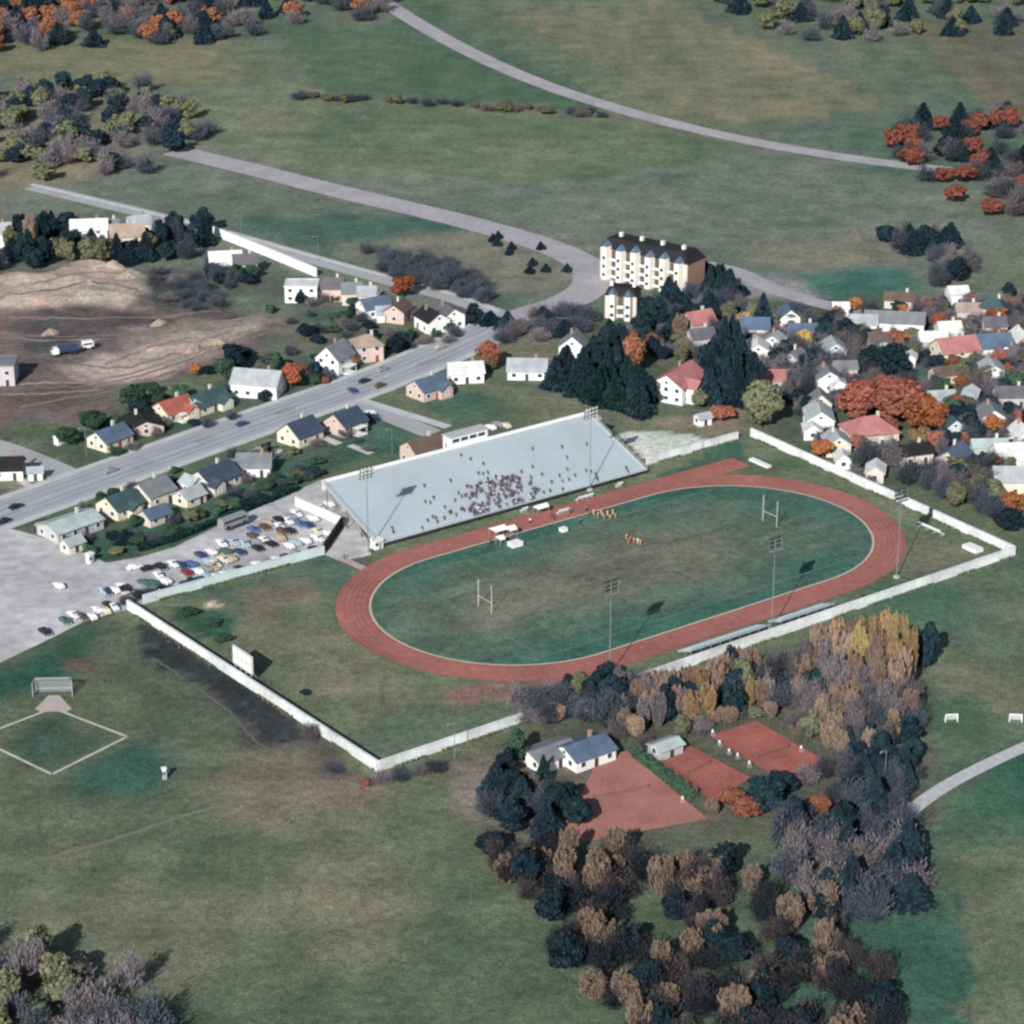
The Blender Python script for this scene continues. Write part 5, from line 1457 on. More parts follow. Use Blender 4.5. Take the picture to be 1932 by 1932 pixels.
LEAF = dict(
    orange=[(.22, .075, .035), (.36, .125, .055), (.46, .19, .085), (.30, .12, .06)],
    rust=[(.19, .07, .045), (.31, .125, .08), (.40, .175, .115), (.25, .095, .07)],
    gold=[(.27, .18, .09), (.44, .32, .165), (.37, .275, .16), (.24, .17, .105)],
    yellow=[(.40, .26, .09), (.52, .36, .14), (.34, .20, .08)],
    olive=[(.10, .115, .07), (.165, .175, .105), (.205, .21, .135), (.13, .145, .085)],
    green=[(.04, .085, .06), (.06, .115, .078), (.08, .14, .09)],
    fir=[(.010, .030, .032), (.017, .044, .046), (.026, .060, .060)],
    navyfir=[(.013, .030, .042), (.022, .044, .058), (.035, .062, .075)],
    brown=[(.19, .14, .11), (.30, .225, .175), (.38, .29, .23), (.24, .165, .14)],
    bare=[(.13, .115, .13), (.20, .18, .195), (.26, .235, .245), (.155, .13, .15)],
    bluebare=[(.055, .072, .098), (.09, .105, .135), (.125, .14, .165)],
)
def lm_(k): return leaf_mat('leaves_' + k, LEAF[k])

def crown_round(kind, H, W, z0, n, lobes, size, droop=0.0, seed=0):
    cz = (H + z0) / 2; hz = (H - z0) / 2
    Cc = []
    for i in range(lobes):
        d = rng.normal(size=3); d /= np.linalg.norm(d)
        r = rng.uniform(.3, .76)
        Cc.append((d[0] * W / 2 * r, d[1] * W / 2 * r, cz + d[2] * hz * r * .95))
    Cc = np.array(Cc); R = rng.uniform(.22, .42, lobes) * W / 2 * 1.1
    k = rng.integers(0, lobes, n)
    d = rdir(n); rad = R[k] * rng.uniform(.62, 1.06, n) ** .6
    P = Cc[k] + d * rad[:, None] * np.array([1, 1, .85])
    P[:, 2] = np.maximum(P[:, 2], z0 * .8)
    nrm = unit(d + .75 * rdir(n))
    t = unit(np.cross(nrm, rdir(n))); b = np.cross(nrm, t)
    s = size * rng.uniform(.55, 1.25, n)
    return quads('crown', P, t * s[:, None] * .5, b * s[:, None] * .42, lm_(kind))

def crown_cone(kind, H, W, z0, n, size):
    h = rng.random(n) ** 1.35
    z = z0 + h * (H - z0)
    tier = .72 + .28 * np.cos(h * 2 * math.pi * 7) ** 2
    r = W / 2 * (1 - h) ** .85 * tier * rng.uniform(.45, 1.05, n) + .12
    a = rng.uniform(0, 2 * math.pi, n)
    r *= 1 + .18 * np.sin(a * 3 + 2.1) * (1 - h)
    P = np.stack([r * np.cos(a), r * np.sin(a), z], 1)
    out = np.stack([np.cos(a), np.sin(a), -.45 + 0 * a], 1)
    A = unit(out + .35 * rdir(n)); B = unit(np.cross(A, rdir(n)))
    s = size * rng.uniform(.6, 1.3, n) * (1.1 - .5 * h)
    return quads('crown', P, A * s[:, None] * .75, B * s[:, None] * .35, lm_(kind))

def crown_streak(kind, H, W, z0, n, size, stems=9):
    """upright boughs side by side, each a spindle of upswept sprays"""
    a = rng.uniform(0, 2 * math.pi, stems); r = W / 2 * np.sqrt(rng.random(stems)) * .72
    top = H * (1 - .30 * (r / (W / 2)) ** 1.6) * rng.uniform(.86, 1.0, stems)
    k = rng.integers(0, stems, n); h = rng.random(n) ** .8
    z = z0 + h * (top[k] - z0)
    sp = np.sin(np.clip(h * 1.04, 0, 1) * math.pi) ** .6 * W * .15 + .12
    d = rng.uniform(0, 2 * math.pi, n); q = sp * np.sqrt(rng.random(n)) * 1.05
    spread = .35 + .65 * h
    P = np.stack([r[k] * spread * np.cos(a[k]) + q * np.cos(d), r[k] * spread * np.sin(a[k]) + q * np.sin(d), z], 1)
    A = unit(np.stack([.22 * np.cos(d), .22 * np.sin(d), np.ones(n)], 1) + .14 * rdir(n)); B = unit(np.cross(A, rdir(n)))
    s = size * rng.uniform(.6, 1.3, n)
    return quads('crown', P, A * s[:, None] * 1.0, B * s[:, None] * .24, lm_(kind))

def crown_twigs(kind, H, W, z0, n, size):
    """leafless: boughs fan out into sprays of twigs"""
    nb = 22
    a = rng.uniform(0, 2 * math.pi, nb); el = rng.uniform(.35, 1.35, nb)
    L_ = 1.0 / np.sqrt((np.cos(el) / (W / 2)) ** 2 + (np.sin(el) / (H - z0)) ** 2) * rng.uniform(.7, 1.0, nb)
    D = np.stack([np.cos(a) * np.cos(el), np.sin(a) * np.cos(el), np.sin(el)], 1)
    k = rng.integers(0, nb, n); h = rng.uniform(.15, 1.0, n) ** .75
    P = D[k] * (L_[k] * h)[:, None] + rng.normal(size=(n, 3)) * (.05 + .15 * h)[:, None] * W * .55
    P[:, 2] += z0
    P[:, 2] = np.clip(P[:, 2], z0 * .6, H)
    A = unit(D[k] + .55 * rdir(n) + np.array([0, 0, .35])); B = unit(np.cross(A, rdir(n)))
    s = size * rng.uniform(.6, 1.3, n)
    return quads('crown', P, A * s[:, None] * .8, B * s[:, None] * .15, lm_(kind))

def trunk_mesh(h, r, limbs=5, spread=1.5):
    m = MB(); m.bar((0, 0, -.1), (0, 0, h), r * 2, n=7, w2=r * 1.1)
    q = random.Random(limbs * 7 + int(h * 10))
    for i in range(limbs):
        t = 2 * math.pi * i / limbs + q.uniform(-.4, .4)
        m.bar((0, 0, h * q.uniform(.7, .98)), (math.cos(t) * spread, math.sin(t) * spread, h + q.uniform(.5, 1.2) * spread), r * 1.0, n=5, w2=r * .3)
    return m.mesh('trunk', M_trunk)

PROTO = {}
def proto(kind):
    """three crowns and a trunk per kind, 10 m high, 8 m across"""
    if kind in PROTO: return PROTO[kind]
    L_ = []
    for i in range(3):
        if kind in ('orange', 'rust', 'yellow', 'olive', 'green'): c = crown_round(kind, 10, 8, .1 if kind == 'olive' else 1.2, 4200, 26 + 4 * i, .62)
        elif kind == 'goldround': c = crown_round('gold', 10, 8, 1.2, 4200, 26 + 4 * i, .62)
        elif kind in ('fir', 'navyfir'): c = crown_cone(kind, 10, 8, .7, 2600, .95)
        elif kind == 'poplar_gold': c = crown_streak('gold', 10, 8, .8, 5200, .46, 13 + i)
        elif kind == 'poplar_brown': c = crown_streak('brown', 10, 8, .8, 4600, .46, 11 + i)
        elif kind == 'poplar_dusk': c = crown_streak('bare', 10, 8, .8, 4000, .46, 10 + i)
        elif kind == 'darkround': c = crown_round('navyfir', 10, 8, .2, 4200, 26 + 4 * i, .66)
        else: c = crown_twigs(kind, 10, 8, 1.2, 4200, .40)
        L_.append(c)
    sp = {'fir': .4, 'navyfir': .4}.get(kind, 1.7)
    PROTO[kind] = (L_, trunk_mesh(4.2 if kind not in ('fir', 'navyfir') else 6.5, .26, 5 if sp > 1 else 3, sp))
    return PROTO[kind]
NAMES = dict(orange='maple_tree', rust='maple_tree', yellow='maple_tree', goldround='maple_tree', olive='broadleaf_tree', green='broadleaf_tree', fir='fir_tree', navyfir='fir_tree', darkround='evergreen_tree', poplar_gold='poplar_tree', poplar_brown='poplar_tree', poplar_dusk='poplar_tree', bare='bare_tree', bluebare='bare_tree')
BARE = []
def tree(x, y, h, w, kind, label, group=None, p=None):
    p = p if p is not None else G(x, y)
    cr, tr = proto(kind)
    s = w / 8.0
    root = empty(NAMES[kind], (p.x, p.y, 0), rnd.uniform(0, 6.28), label, 'tree', group, (s, s * rnd.uniform(.88, 1.12), h / 10.0))
    put('trunk', tr, root); put('crown', rnd.choice(cr), root)
    if NAMES[kind] == 'bare_tree': BARE.append((h * w / (p.y ** 2 + CAMH ** 2), root, [tr, root.children[1].data if len(root.children) > 1 else None]))
    return root
def shrub(x, y, h, w, kind, label, group=None):
    p = G(x, y); cr, tr = proto(kind)
    root = empty('shrub', (p.x, p.y, -.15), rnd.uniform(0, 6.28), label, 'shrub', group, (w / 8, w / 8 * rnd.uniform(.85, 1.15), h / 8.5))
    put('foliage', rnd.choice(cr), root); put('stem', tr, root)
    return root

# single trees one can point to
for t in (
    (549, 737, 9.5, 6.0, 'orange', 'bright orange maple right of the big white house'),
    (760, 562, 8.5, 9.5, 'orange', 'broad orange maple on the embankment above the pinkish house'),
    (921, 697, 10.5, 7.5, 'rust', 'brown red maple at the roadside beside the white house'),
    (922, 700, 5.5, 6.0, 'olive', 'low olive bush under the brown red maple at the roadside'),
    (1195, 708, 15.0, 9.0, 'rust', 'tall rust coloured tree between the fir groups'),
    (1230, 668, 8.0, 6.0, 'rust', 'small rust red tree behind the tall rust tree'),
    (1435, 806, 15.5, 14.0, 'olive', 'large round olive green tree by the top right corner of the stadium'),
    (1622, 788, 13.0, 14.0, 'rust', 'left third of the great rust tree group, above the pink red roof'),
    (1690, 802, 17.0, 19.0, 'rust', 'great rust tree, the tallest and broadest of its group'),
    (1745, 822, 13.0, 12.0, 'orange', 'orange brown tree at the right end of the great rust group'),
    (1735, 838, 6.0, 7.0, 'goldround', 'small golden tree under the right end of the great rust group'),
    (1552, 866, 6.5, 7.0, 'orange', 'orange brown shrubby tree behind the bend wall'),
    (1518, 660, 7.5, 6.0, 'yellow', 'small bright yellow tree among bare trees'),
    (1402, 622, 6.5, 8.0, 'goldround', 'orange gold tree left of the pointed fir by the gravel drive'),
    (1375, 606, 8.0, 7.0, 'olive', 'olive tree beside the orange gold one below the apartments'),
    (1438, 628, 13.5, 8.0, 'navyfir', 'pointed dark fir standing up against the gravel drive'),
    (1495, 618, 6.5, 9.5, 'olive', 'broad olive tree right of the pointed fir'),
    (1690, 660, 7.5, 7.0, 'rust', 'small rust red tree behind the square dark fir'),
    (1678, 712, 12.0, 12.0, 'darkround', 'wide dark evergreen in the middle of the gardens'),
    (1640, 650, 6.0, 11.0, 'olive', 'low olive tree below the long white house'),
    (1878, 606, 5.5, 8.5, 'orange', 'orange tree in front of the tan house with teal roof'),
    (1872, 822, 7.0, 6.5, 'orange', 'small round orange tree below the grey roofed house'),
    (1905, 975, 8.5, 7.5, 'orange', 'orange brown tree at the right edge below the cream house'),
    (1930, 972, 7.0, 6.0, 'goldround', 'golden tree cut by the right edge below the cream house'),
    (1905, 1004, 8.0, 8.0, 'darkround', 'dark evergreen below the orange brown tree at the right edge'),
    (1858, 725, 7.0, 6.0, 'olive', 'olive tree between the cream house and the slate roofed one'),
    (1318, 770, 6.0, 6.0, 'brown' if False else 'olive', 'small olive tree below the red roofed white house'),
    (1362, 795, 5.5, 8.0, 'rust', 'low reddish brown tree on the bare ground by the yard'),
    (1345, 640, 8.5, 6.0, 'bluebare', 'dark bare tree right of the purple roofed house'),
    (1282, 640, 9.5, 7.0, 'poplar_brown', 'brown bare tree left of the purple roofed house'),
    (370, 712, 5.0, 4.5, 'orange', 'small orange tree behind the red and teal roofs'),
    (60, 478, 15.0, 6.0, 'poplar_brown', 'tall brown tree among dark trees at the upper left edge'),
    (255, 772, 8.5, 9.0, 'green', 'green tree behind the black roofed house at the building site'),
    (268, 790, 7.0, 8.0, 'darkround', 'dark evergreen between black and red roofed houses'),
    (440, 700, 10.0, 8.0, 'darkround', 'dark evergreen left behind the big white house'),
    (425, 718, 8.0, 7.0, 'green', 'green tree left of the big white house'),
    (520, 700, 7.0, 6.0, 'green', 'green tree behind the right end of the big white house'),
    (596, 722, 8.0, 5.0, 'darkround', 'dark evergreen between orange maple and tall white house'),
    (175, 812, 6.5, 9.0, 'green', 'green tree left of the slate roofed cream house'),
    (128, 838, 5.5, 8.0, 'green', 'green bush by the side street left of the cream house'),
    (745, 668, 7.0, 7.5, 'darkround', 'dark evergreen right of the pinkish house with tan roof'),
    (895, 615, 8.0, 6.5, 'darkround', 'dark evergreen at the road bend right of the pair of houses'),
    (1742, 1268, 14.0, 7.0, 'darkround', 'dark tree shape right of the golden poplar, added in place of its shadow'),  # dark crown added to stand for the shadow beside the poplars
    (975, 1440, 9.5, 6.0, 'green', 'dark green pointed tree left of the clubhouse annexe'),
    (1025, 1478, 7.0, 3.6, 'fir', 'slim dark green tree in front of the clubhouse annexe'),
    (1140, 1375, 12.5, 7.5, 'bluebare', 'dark bare tree behind the clubhouse roof'),
    (1440, 1530, 9.0, 9.0, 'darkround', 'black green tree at the bottom between the courts'),
    (1405, 1545, 6.0, 8.0, 'rust', 'rust coloured bush at the bottom of the middle court'),
    (585, 1393, 5.0, 4.0, 'bare', 'small bare tree leaning on the left wall'),
    (575, 1312, 1.6, 2.4, 'darkround', 'small dark bush shape inside the left wall, added for a shadow blotch'),  # bush shape added as the dark of a shadow on the grass
): tree(*t)
for t in ((355, 1160, 1.6, 6.0, 'green', 'low green shrub inside the wall corner, left one'), (395, 1180, 1.5, 6.0, 'green', 'low green shrub inside the wall corner, middle one'), (420, 1210, 1.6, 5.0, 'green', 'low green shrub nearest the scoreboard'),
          (262, 1128, 2.4, 5.0, 'bluebare', 'dark bare shrub at the corner of the pale blue wall, left'), (285, 1126, 2.4, 6.0, 'bluebare', 'dark bare shrub at the corner of the pale blue wall, middle'), (240, 1138, 2.2, 5.0, 'bluebare', 'dark bare shrub where the two walls meet'), (306, 1118, 2.0, 5.0, 'navyfir', 'dark green shrub against the pale blue wall near the first parked car')):
    shrub(*t)
# scrub along the outside of the left wall
for i in range(5):
    f = (i + .5) / 5
    x, y = 246 + f * 430 + rnd.uniform(-8, 8), 1186 + f * 282 + rnd.uniform(-3, 12)
    shrub(x - 4, y + 4, rnd.uniform(.7, 1.3), rnd.uniform(3, 5.5), 'bluebare', 'low leafless grey shrub in the strip outside the left stadium wall', 'leafless shrubs outside the left wall')
# dark hedge between the courts
hb = MB()
def hedge(pts, w, h, kind, label, n):
    base = pts[0]; root = empty('hedge', base, 0, label, 'hedge')
    P = []; L_ = sum((b - a).length for a, b in zip(pts, pts[1:]))
    for a, b in zip(pts, pts[1:]):
        k = int(n * (b - a).length / L_); d = (b - a).normalized(); s = Vector((-d.y, d.x, 0))
        t = rng.random(k); e = rng.uniform(-1, 1, (k, 2))
        q = np.array([tuple(a.lerp(b, float(i)) - base) for i in t]) + np.outer(e[:, 0] * w / 2, np.array(s)); q[:, 2] = (e[:, 1] + 1) / 2 * h * (1 + .15 * np.sin(t * 40))
        P.append(q)
    P = np.concatenate(P); A = rdir(len(P)); B = unit(np.cross(A, rdir(len(P))))
    put('foliage', quads('foliage', P, A * .35, B * .3, lm_(kind)), root)
    m = MB()
    for a, b in zip(pts, pts[1:]):
        k = int((b - a).length / 1.5)
        for i in range(k + 1):
            p = a.lerp(b, i / k) - base; m.bar((p.x, p.y, 0), (p.x, p.y, h * .8), .12)
    m.build('stems', M_trunk, root)
hedge([G(1196, 1426), G(1308, 1508)], 1.6, 2.0, 'green', 'dark clipped hedge between the pale court and the middle court', 2600)
hedge([G(560, 925), G(455, 968), G(335, 1018), G(262, 1040)], 1.8, 1.4, 'fir', 'long dark hedge between the back gardens and the car park lane', 4200)
hedge([G(70, 1002), G(130, 1026), G(180, 1046)], 1.4, 1.6, 'green', 'low hedge round the pale teal roofed corner house', 1500)

# masses of look-alike trees
def mass(poly, n, kinds, hr, wr, label, group, mind=3.0, occ=1.0):
    xs = [p[0] for p in poly]; ys = [p[1] for p in poly]; pts = []; tries = 0
    while len(pts) < n and tries < n * 60:
        tries += 1
        x, y = rnd.uniform(min(xs), max(xs)), rnd.uniform(min(ys), max(ys))
        if not inside(np.array(x), np.array(y), poly): continue
        p = G(x, y)
        if any((p - q).length < mind for q in pts): continue
        if any((p - hp).length < hs * .55 + 1.5 for _, hp, hs, _, _ in HOUSES): continue
        th, tw = rnd.uniform(*hr), rnd.uniform(*wr)
        sl = 1932 * FOC / math.hypot(p.y, CAMH)
        if any(abs(x - hx) < (tw * .42 + hs * .22) * sl * occ and hy < y and y - th * sl * .9 < hy + 1 for _, hp, hs, hx, hy in HOUSES): continue
        pts.append(p)
        k = rnd.choice(kinds)
        tree(0, 0, th, tw, k, label if isinstance(label, str) else label[k], group, p)
mass([(1050, 690), (1150, 680), (1170, 730), (1235, 745), (1230, 790), (1150, 770), (1040, 742)], 24, ['fir', 'navyfir', 'darkround'], (9, 13), (6.5, 9), 'dark evergreen in the black green block above the grandstand', 'firs in the block above the grandstand', 3.4)
mass([(1130, 640), (1190, 630), (1200, 700), (1140, 700)], 9, ['navyfir', 'darkround'], (6, 8.5), (5.5, 7), 'dark evergreen between the lone white gable and the tall rust tree', 'firs behind the tall rust tree', 3.4)
mass([(1330, 690), (1430, 690), (1450, 740), (1400, 775), (1330, 770)], 17, ['fir', 'navyfir', 'darkround'], (12, 18), (6, 8.5), 'tall dark fir in the group right of the red roofed white house', 'tall firs beside the red roof', 3.2)
mass([(1215, 575), (1300, 565), (1365, 550), (1400, 580), (1330, 600), (1230, 640), (1195, 640)], 26, ['navyfir', 'bluebare', 'darkround', 'navyfir'], (6, 10), (6, 8), {'navyfir': 'dark fir in the belt at the foot of the apartment building', 'darkround': 'dark evergreen in the belt at the foot of the apartment building', 'bluebare': 'dark bare tree in the belt at the foot of the apartment building'}, 'tree belt below the apartments', 3.2)
mass([(1320, 520), (1365, 530), (1385, 560), (1340, 570)], 6, ['navyfir', 'darkround'], (7, 10), (5, 7), 'dark evergreen at the right end of the apartment building', 'trees beside the apartments', 3.2)
mass([(905, 610), (1000, 600), (1130, 590), (1140, 620), (1050, 640), (940, 650)], 20, ['bluebare', 'navyfir', 'bare', 'bluebare'], (4, 7), (6, 9), {'bluebare': 'dark bare thicket tree at the bend of the gravel road', 'navyfir': 'dark fir in the thicket at the bend of the gravel road', 'bare': 'grey bare thicket tree at the bend of the gravel road'}, 'thicket at the road bend', 3.5)
mass([(680, 478), (790, 490), (900, 520), (930, 580), (800, 548), (700, 512)], 36, ['bluebare', 'bluebare', 'bluebare'], (4, 7), (5, 8), 'grey blue leafless tree on the slope behind the embankment road', 'bare trees on the embankment slope', 4)
mass([(-10, 440), (130, 432), (150, 470), (320, 445), (395, 440), (395, 480), (330, 500), (130, 500), (-10, 520)], 46, ['darkround', 'navyfir', 'olive', 'bluebare', 'darkround'], (6, 11), (6, 9), {'darkround': 'dark evergreen in the wood at the upper left', 'navyfir': 'dark fir in the wood at the upper left', 'olive': 'dull olive tree in the wood at the upper left', 'bluebare': 'dark bare tree in the wood at the upper left'}, 'trees in the upper left wood', 3.8)
mass([(280, 520), (330, 505), (410, 545), (420, 585), (330, 590)], 16, ['bluebare', 'bare'], (3, 5), (5, 7.5), 'purple grey scrub tree on the bank beside the building site', 'scrub on the site bank', 4)
mass([(395, 500), (480, 510), (470, 545), (400, 545)], 10, ['darkround', 'green', 'bluebare'], (4, 7), (5, 7), {'darkround': 'dark evergreen below the upper white house of the embankment', 'green': 'green tree below the upper white house of the embankment', 'bluebare': 'dark bare tree below the upper white house of the embankment'}, 'trees below the upper white house', 4)
mass([(1660, 455), (1790, 452), (1800, 470), (1690, 482)], 12, ['bluebare', 'navyfir', 'darkround'], (6, 9), (7, 10), {'bluebare': 'dark bare tree in the copse at the top right lawn', 'navyfir': 'dark fir in the copse at the top right lawn', 'darkround': 'dark evergreen in the copse at the top right lawn'}, 'copse on the top right lawn', 4)
mass([(1760, 495), (1830, 500), (1850, 545), (1770, 545)], 9, ['bluebare', 'bare', 'darkround'], (7, 10), (6, 9), {'bluebare': 'dark bare tree above the little white house at the top right', 'bare': 'grey bare tree above the little white house at the top right', 'darkround': 'dark evergreen above the little white house at the top right'}, 'trees above the little white house', 4)
mass([(1690, 590), (1990, 570), (1990, 640), (1760, 640)], 14, ['bare', 'bluebare', 'bare'], (6, 8.5), (6, 8), {'bare': 'purple grey bare tree among the upper right houses', 'bluebare': 'blue grey bare tree among the upper right houses'}, 'bare trees among upper right houses', 5)
mass([(1465, 650), (1640, 640), (1660, 690), (1560, 740), (1470, 740), (1450, 690)], 26, ['bare', 'bluebare', 'darkround', 'bluebare'], (6, 9), (6, 8.5), {'bare': 'purple grey bare tree round the yellow tree', 'bluebare': 'blue grey bare tree round the yellow tree', 'darkround': 'dark evergreen round the yellow tree'}, 'garden trees round the yellow tree', 4)
mass([(1690, 680), (1990, 670), (1990, 770), (1800, 800), (1770, 740)], 24, ['bare', 'bluebare', 'green', 'bare', 'olive'], (5, 8), (5.5, 8), {'bare': 'purple grey bare tree in the right hand gardens', 'bluebare': 'blue grey bare tree in the right hand gardens', 'green': 'green garden tree in the right hand gardens', 'olive': 'olive garden tree in the right hand gardens'}, 'garden trees at the right', 5)
mass([(1615, 880), (1720, 870), (1730, 915), (1640, 915)], 11, ['bare', 'bare', 'bluebare'], (9, 13), (8, 10), {'bare': 'large purple grey bare tree below the broad pink red roof', 'bluebare': 'large blue grey bare tree below the broad pink red roof'}, 'bare trees below the pink red roof', 4)
mass([(1730, 880), (1870, 900), (1880, 985), (1800, 960), (1740, 930)], 19, ['bare', 'bluebare', 'olive', 'darkround', 'bluebare'], (6, 10), (6, 9), {'bare': 'purple grey bare tree behind the right stadium wall', 'bluebare': 'blue grey bare tree behind the right stadium wall', 'olive': 'olive tree behind the right stadium wall', 'darkround': 'dark evergreen behind the right stadium wall'}, 'trees behind the right wall', 4)
mass([(1570, 850), (1600, 870), (1640, 915), (1600, 900)], 4, ['bare', 'green'], (3, 5), (4, 6), {'bare': 'low bare tree just outside the bend wall', 'green': 'low green tree just outside the bend wall'}, 'low trees outside the bend wall', 3)
mass([(1760, 800), (1830, 790), (1850, 830), (1780, 845)], 7, ['darkround', 'bluebare', 'green'], (4, 7), (5, 7), {'darkround': 'dark evergreen right of the great rust group', 'bluebare': 'dark bare tree right of the great rust group', 'green': 'green tree right of the great rust group'}, 'trees right of the rust group', 4)
mass([(1880, 800), (1990, 780), (1990, 870), (1900, 880)], 8, ['bare', 'bluebare'], (5, 8), (6, 8), {'bare': 'grey bare tree at the right edge', 'bluebare': 'blue grey bare tree at the right edge'}, 'bare trees at the right edge', 4)
mass([(420, 940), (600, 870), (590, 900), (440, 965), (330, 1005)], 8, ['bluebare', 'green', 'olive'], (2.5, 4.5), (4, 5.5), {'bluebare': 'dark bare garden tree above the car park lane', 'green': 'green garden tree above the car park lane', 'olive': 'olive garden tree above the car park lane'}, 'garden trees above the car park lane', 5)
mass([(720, 640), (900, 600), (900, 640), (760, 680)], 6, ['bare', 'green'], (2.5, 4), (4, 6), {'bare': 'grey bare bushy tree on the verge below the pair of houses', 'green': 'green bushy tree on the verge below the pair of houses'}, 'bushy trees on the verge', 5)
mass([(930, 820), (1010, 790), (1060, 790), (1090, 770), (980, 780)], 0, ['bare'], (2, 3), (3, 4), '', '')
mass([(500, 590), (660, 600), (700, 640), (560, 650)], 7, ['green', 'bluebare'], (2, 3.5), (3.5, 5), {'green': 'small green bush tree on waste ground above the roadside houses', 'bluebare': 'small bare bush tree on waste ground above the roadside houses'}, 'bushes on waste ground', 5)
for i, (x, y) in enumerate(((1648, 845), (1683, 846), (1715, 825), (1740, 1395), (1075, 492), (1045, 478), (1112, 505), (1030, 560))):
    pass
for x, y in ((1650, 848), (1684, 843), (1636, 851), (1672, 852)):
    shrub(x, y, 2.2, 4, 'bare', 'low bare shrub at the foot of the broad pink red roofed house', 'shrubs below the pink red roof')
for x, y in ((1651, 452), (1007, 838)):
    pass
for x, y in ((1648, 842), (1682, 851)):
    pass
for x, y in ((930, 455), (938, 463), (965, 470), (960, 480), (1020, 470), (1005, 500), (1000, 515), (1030, 512), (940, 450), (1070, 512)):
    shrub(x, y, 2.6, 3.6, 'navyfir', 'small dark bush dotted over the open slope by the gravel road', 'dark bushes on the open slope')
mass([(1190, 1340), (1420, 1270), (1550, 1285), (1560, 1330), (1420, 1345), (1340, 1365), (1210, 1385)], 40, ['bluebare', 'poplar_brown', 'poplar_dusk', 'poplar_brown', 'poplar_gold', 'darkround'], (6.5, 11), (4.5, 6), {'bluebare': 'dark bare tree filling the near tree line', 'darkround': 'dark evergreen filling the near tree line', 'poplar_dusk': 'small purple grey poplar filling the near tree line', 'poplar_brown': 'small brown poplar filling the near tree line', 'poplar_gold': 'small gold poplar filling the near tree line'}, 'undergrowth trees in the near tree line', 2.6)
mass([(960, 1330), (1150, 1290), (1200, 1300), (1190, 1390), (1140, 1360), (1000, 1375)], 22, ['bluebare', 'bare', 'darkround', 'poplar_dusk'], (5, 8), (4.5, 6), {'bluebare': 'dark bare tree at the left end of the near tree line', 'bare': 'grey bare tree at the left end of the near tree line', 'darkround': 'dark evergreen at the left end of the near tree line', 'poplar_dusk': 'purple grey poplar at the left end of the near tree line'}, 'trees at the left end of the near tree line', 2.8)
mass([(1520, 1330), (1720, 1320), (1735, 1400), (1600, 1440), (1540, 1400)], 30, ['bare', 'bare', 'poplar_dusk', 'bluebare', 'poplar_brown', 'bare'], (7, 11), (4.5, 6), {'bluebare': 'dark bare tree below the big golden clump', 'bare': 'grey bare tree below the big golden clump', 'darkround': 'dark evergreen below the big golden clump', 'poplar_dusk': 'purple grey poplar below the big golden clump', 'poplar_brown': 'small brown poplar below the big golden clump'}, 'trees below the big golden clump', 2.8)
mass([(1590, 1430), (1730, 1400), (1725, 1500), (1600, 1530)], 22, ['bluebare', 'navyfir', 'darkround'], (5, 8), (4.5, 6.5), {'bluebare': 'dark bare tree in the shady belt right of the courts', 'navyfir': 'dark fir in the shady belt right of the courts', 'darkround': 'dark evergreen in the shady belt right of the courts'}, 'shady belt right of the courts', 2.8)
mass([(1205, 630), (1330, 640), (1440, 600), (1560, 590), (1640, 640), (1560, 660), (1450, 690), (1330, 690), (1240, 690)], 30, ['bluebare', 'bare', 'darkround', 'olive', 'poplar_brown'], (4.5, 8), (5, 7), {'bluebare': 'blue grey bare tree in the gardens below the apartments', 'bare': 'purple grey bare tree in the gardens below the apartments', 'darkround': 'dark evergreen in the gardens below the apartments', 'olive': 'olive tree in the gardens below the apartments', 'poplar_brown': 'brown tree in the gardens below the apartments'}, 'garden trees below the apartments', 3.4)
mass([(1440, 690), (1620, 700), (1600, 740), (1500, 780), (1440, 760)], 20, ['bluebare', 'bare', 'darkround'], (4.5, 8), (5, 7), {'bluebare': 'blue grey bare tree left of the great rust group', 'bare': 'purple grey bare tree left of the great rust group', 'darkround': 'dark evergreen left of the great rust group'}, 'garden trees left of the rust group', 3.4)
mass([(1700, 600), (1960, 560), (1960, 690), (1760, 720), (1700, 660)], 26, ['bare', 'bluebare', 'bare', 'olive', 'darkround'], (4, 7.5), (4.5, 7), {'bluebare': 'blue grey bare tree round the large cream house', 'bare': 'purple grey bare tree round the large cream house', 'darkround': 'dark evergreen round the large cream house', 'olive': 'olive tree round the large cream house'}, 'garden trees round the large cream house', 3.4)
mass([(1780, 740), (1960, 700), (1960, 880), (1860, 900), (1780, 850)], 26, ['bare', 'bluebare', 'bare', 'darkround'], (4, 7.5), (4.5, 7), {'bluebare': 'blue grey bare tree among the houses at the right edge', 'bare': 'purple grey bare tree among the houses at the right edge', 'darkround': 'dark evergreen among the houses at the right edge'}, 'garden trees among the right edge houses', 3.4)
mass([(130, 850), (240, 800), (420, 740), (560, 690), (640, 630), (600, 625), (420, 690), (240, 760), (120, 820)], 16, ['green', 'darkround', 'bluebare'], (3, 6), (4, 6.5), {'green': 'green tree in the back gardens along the building site', 'darkround': 'dark evergreen in the back gardens along the building site', 'bluebare': 'dark bare tree in the back gardens along the building site'}, 'trees in the back gardens by the site', 4)
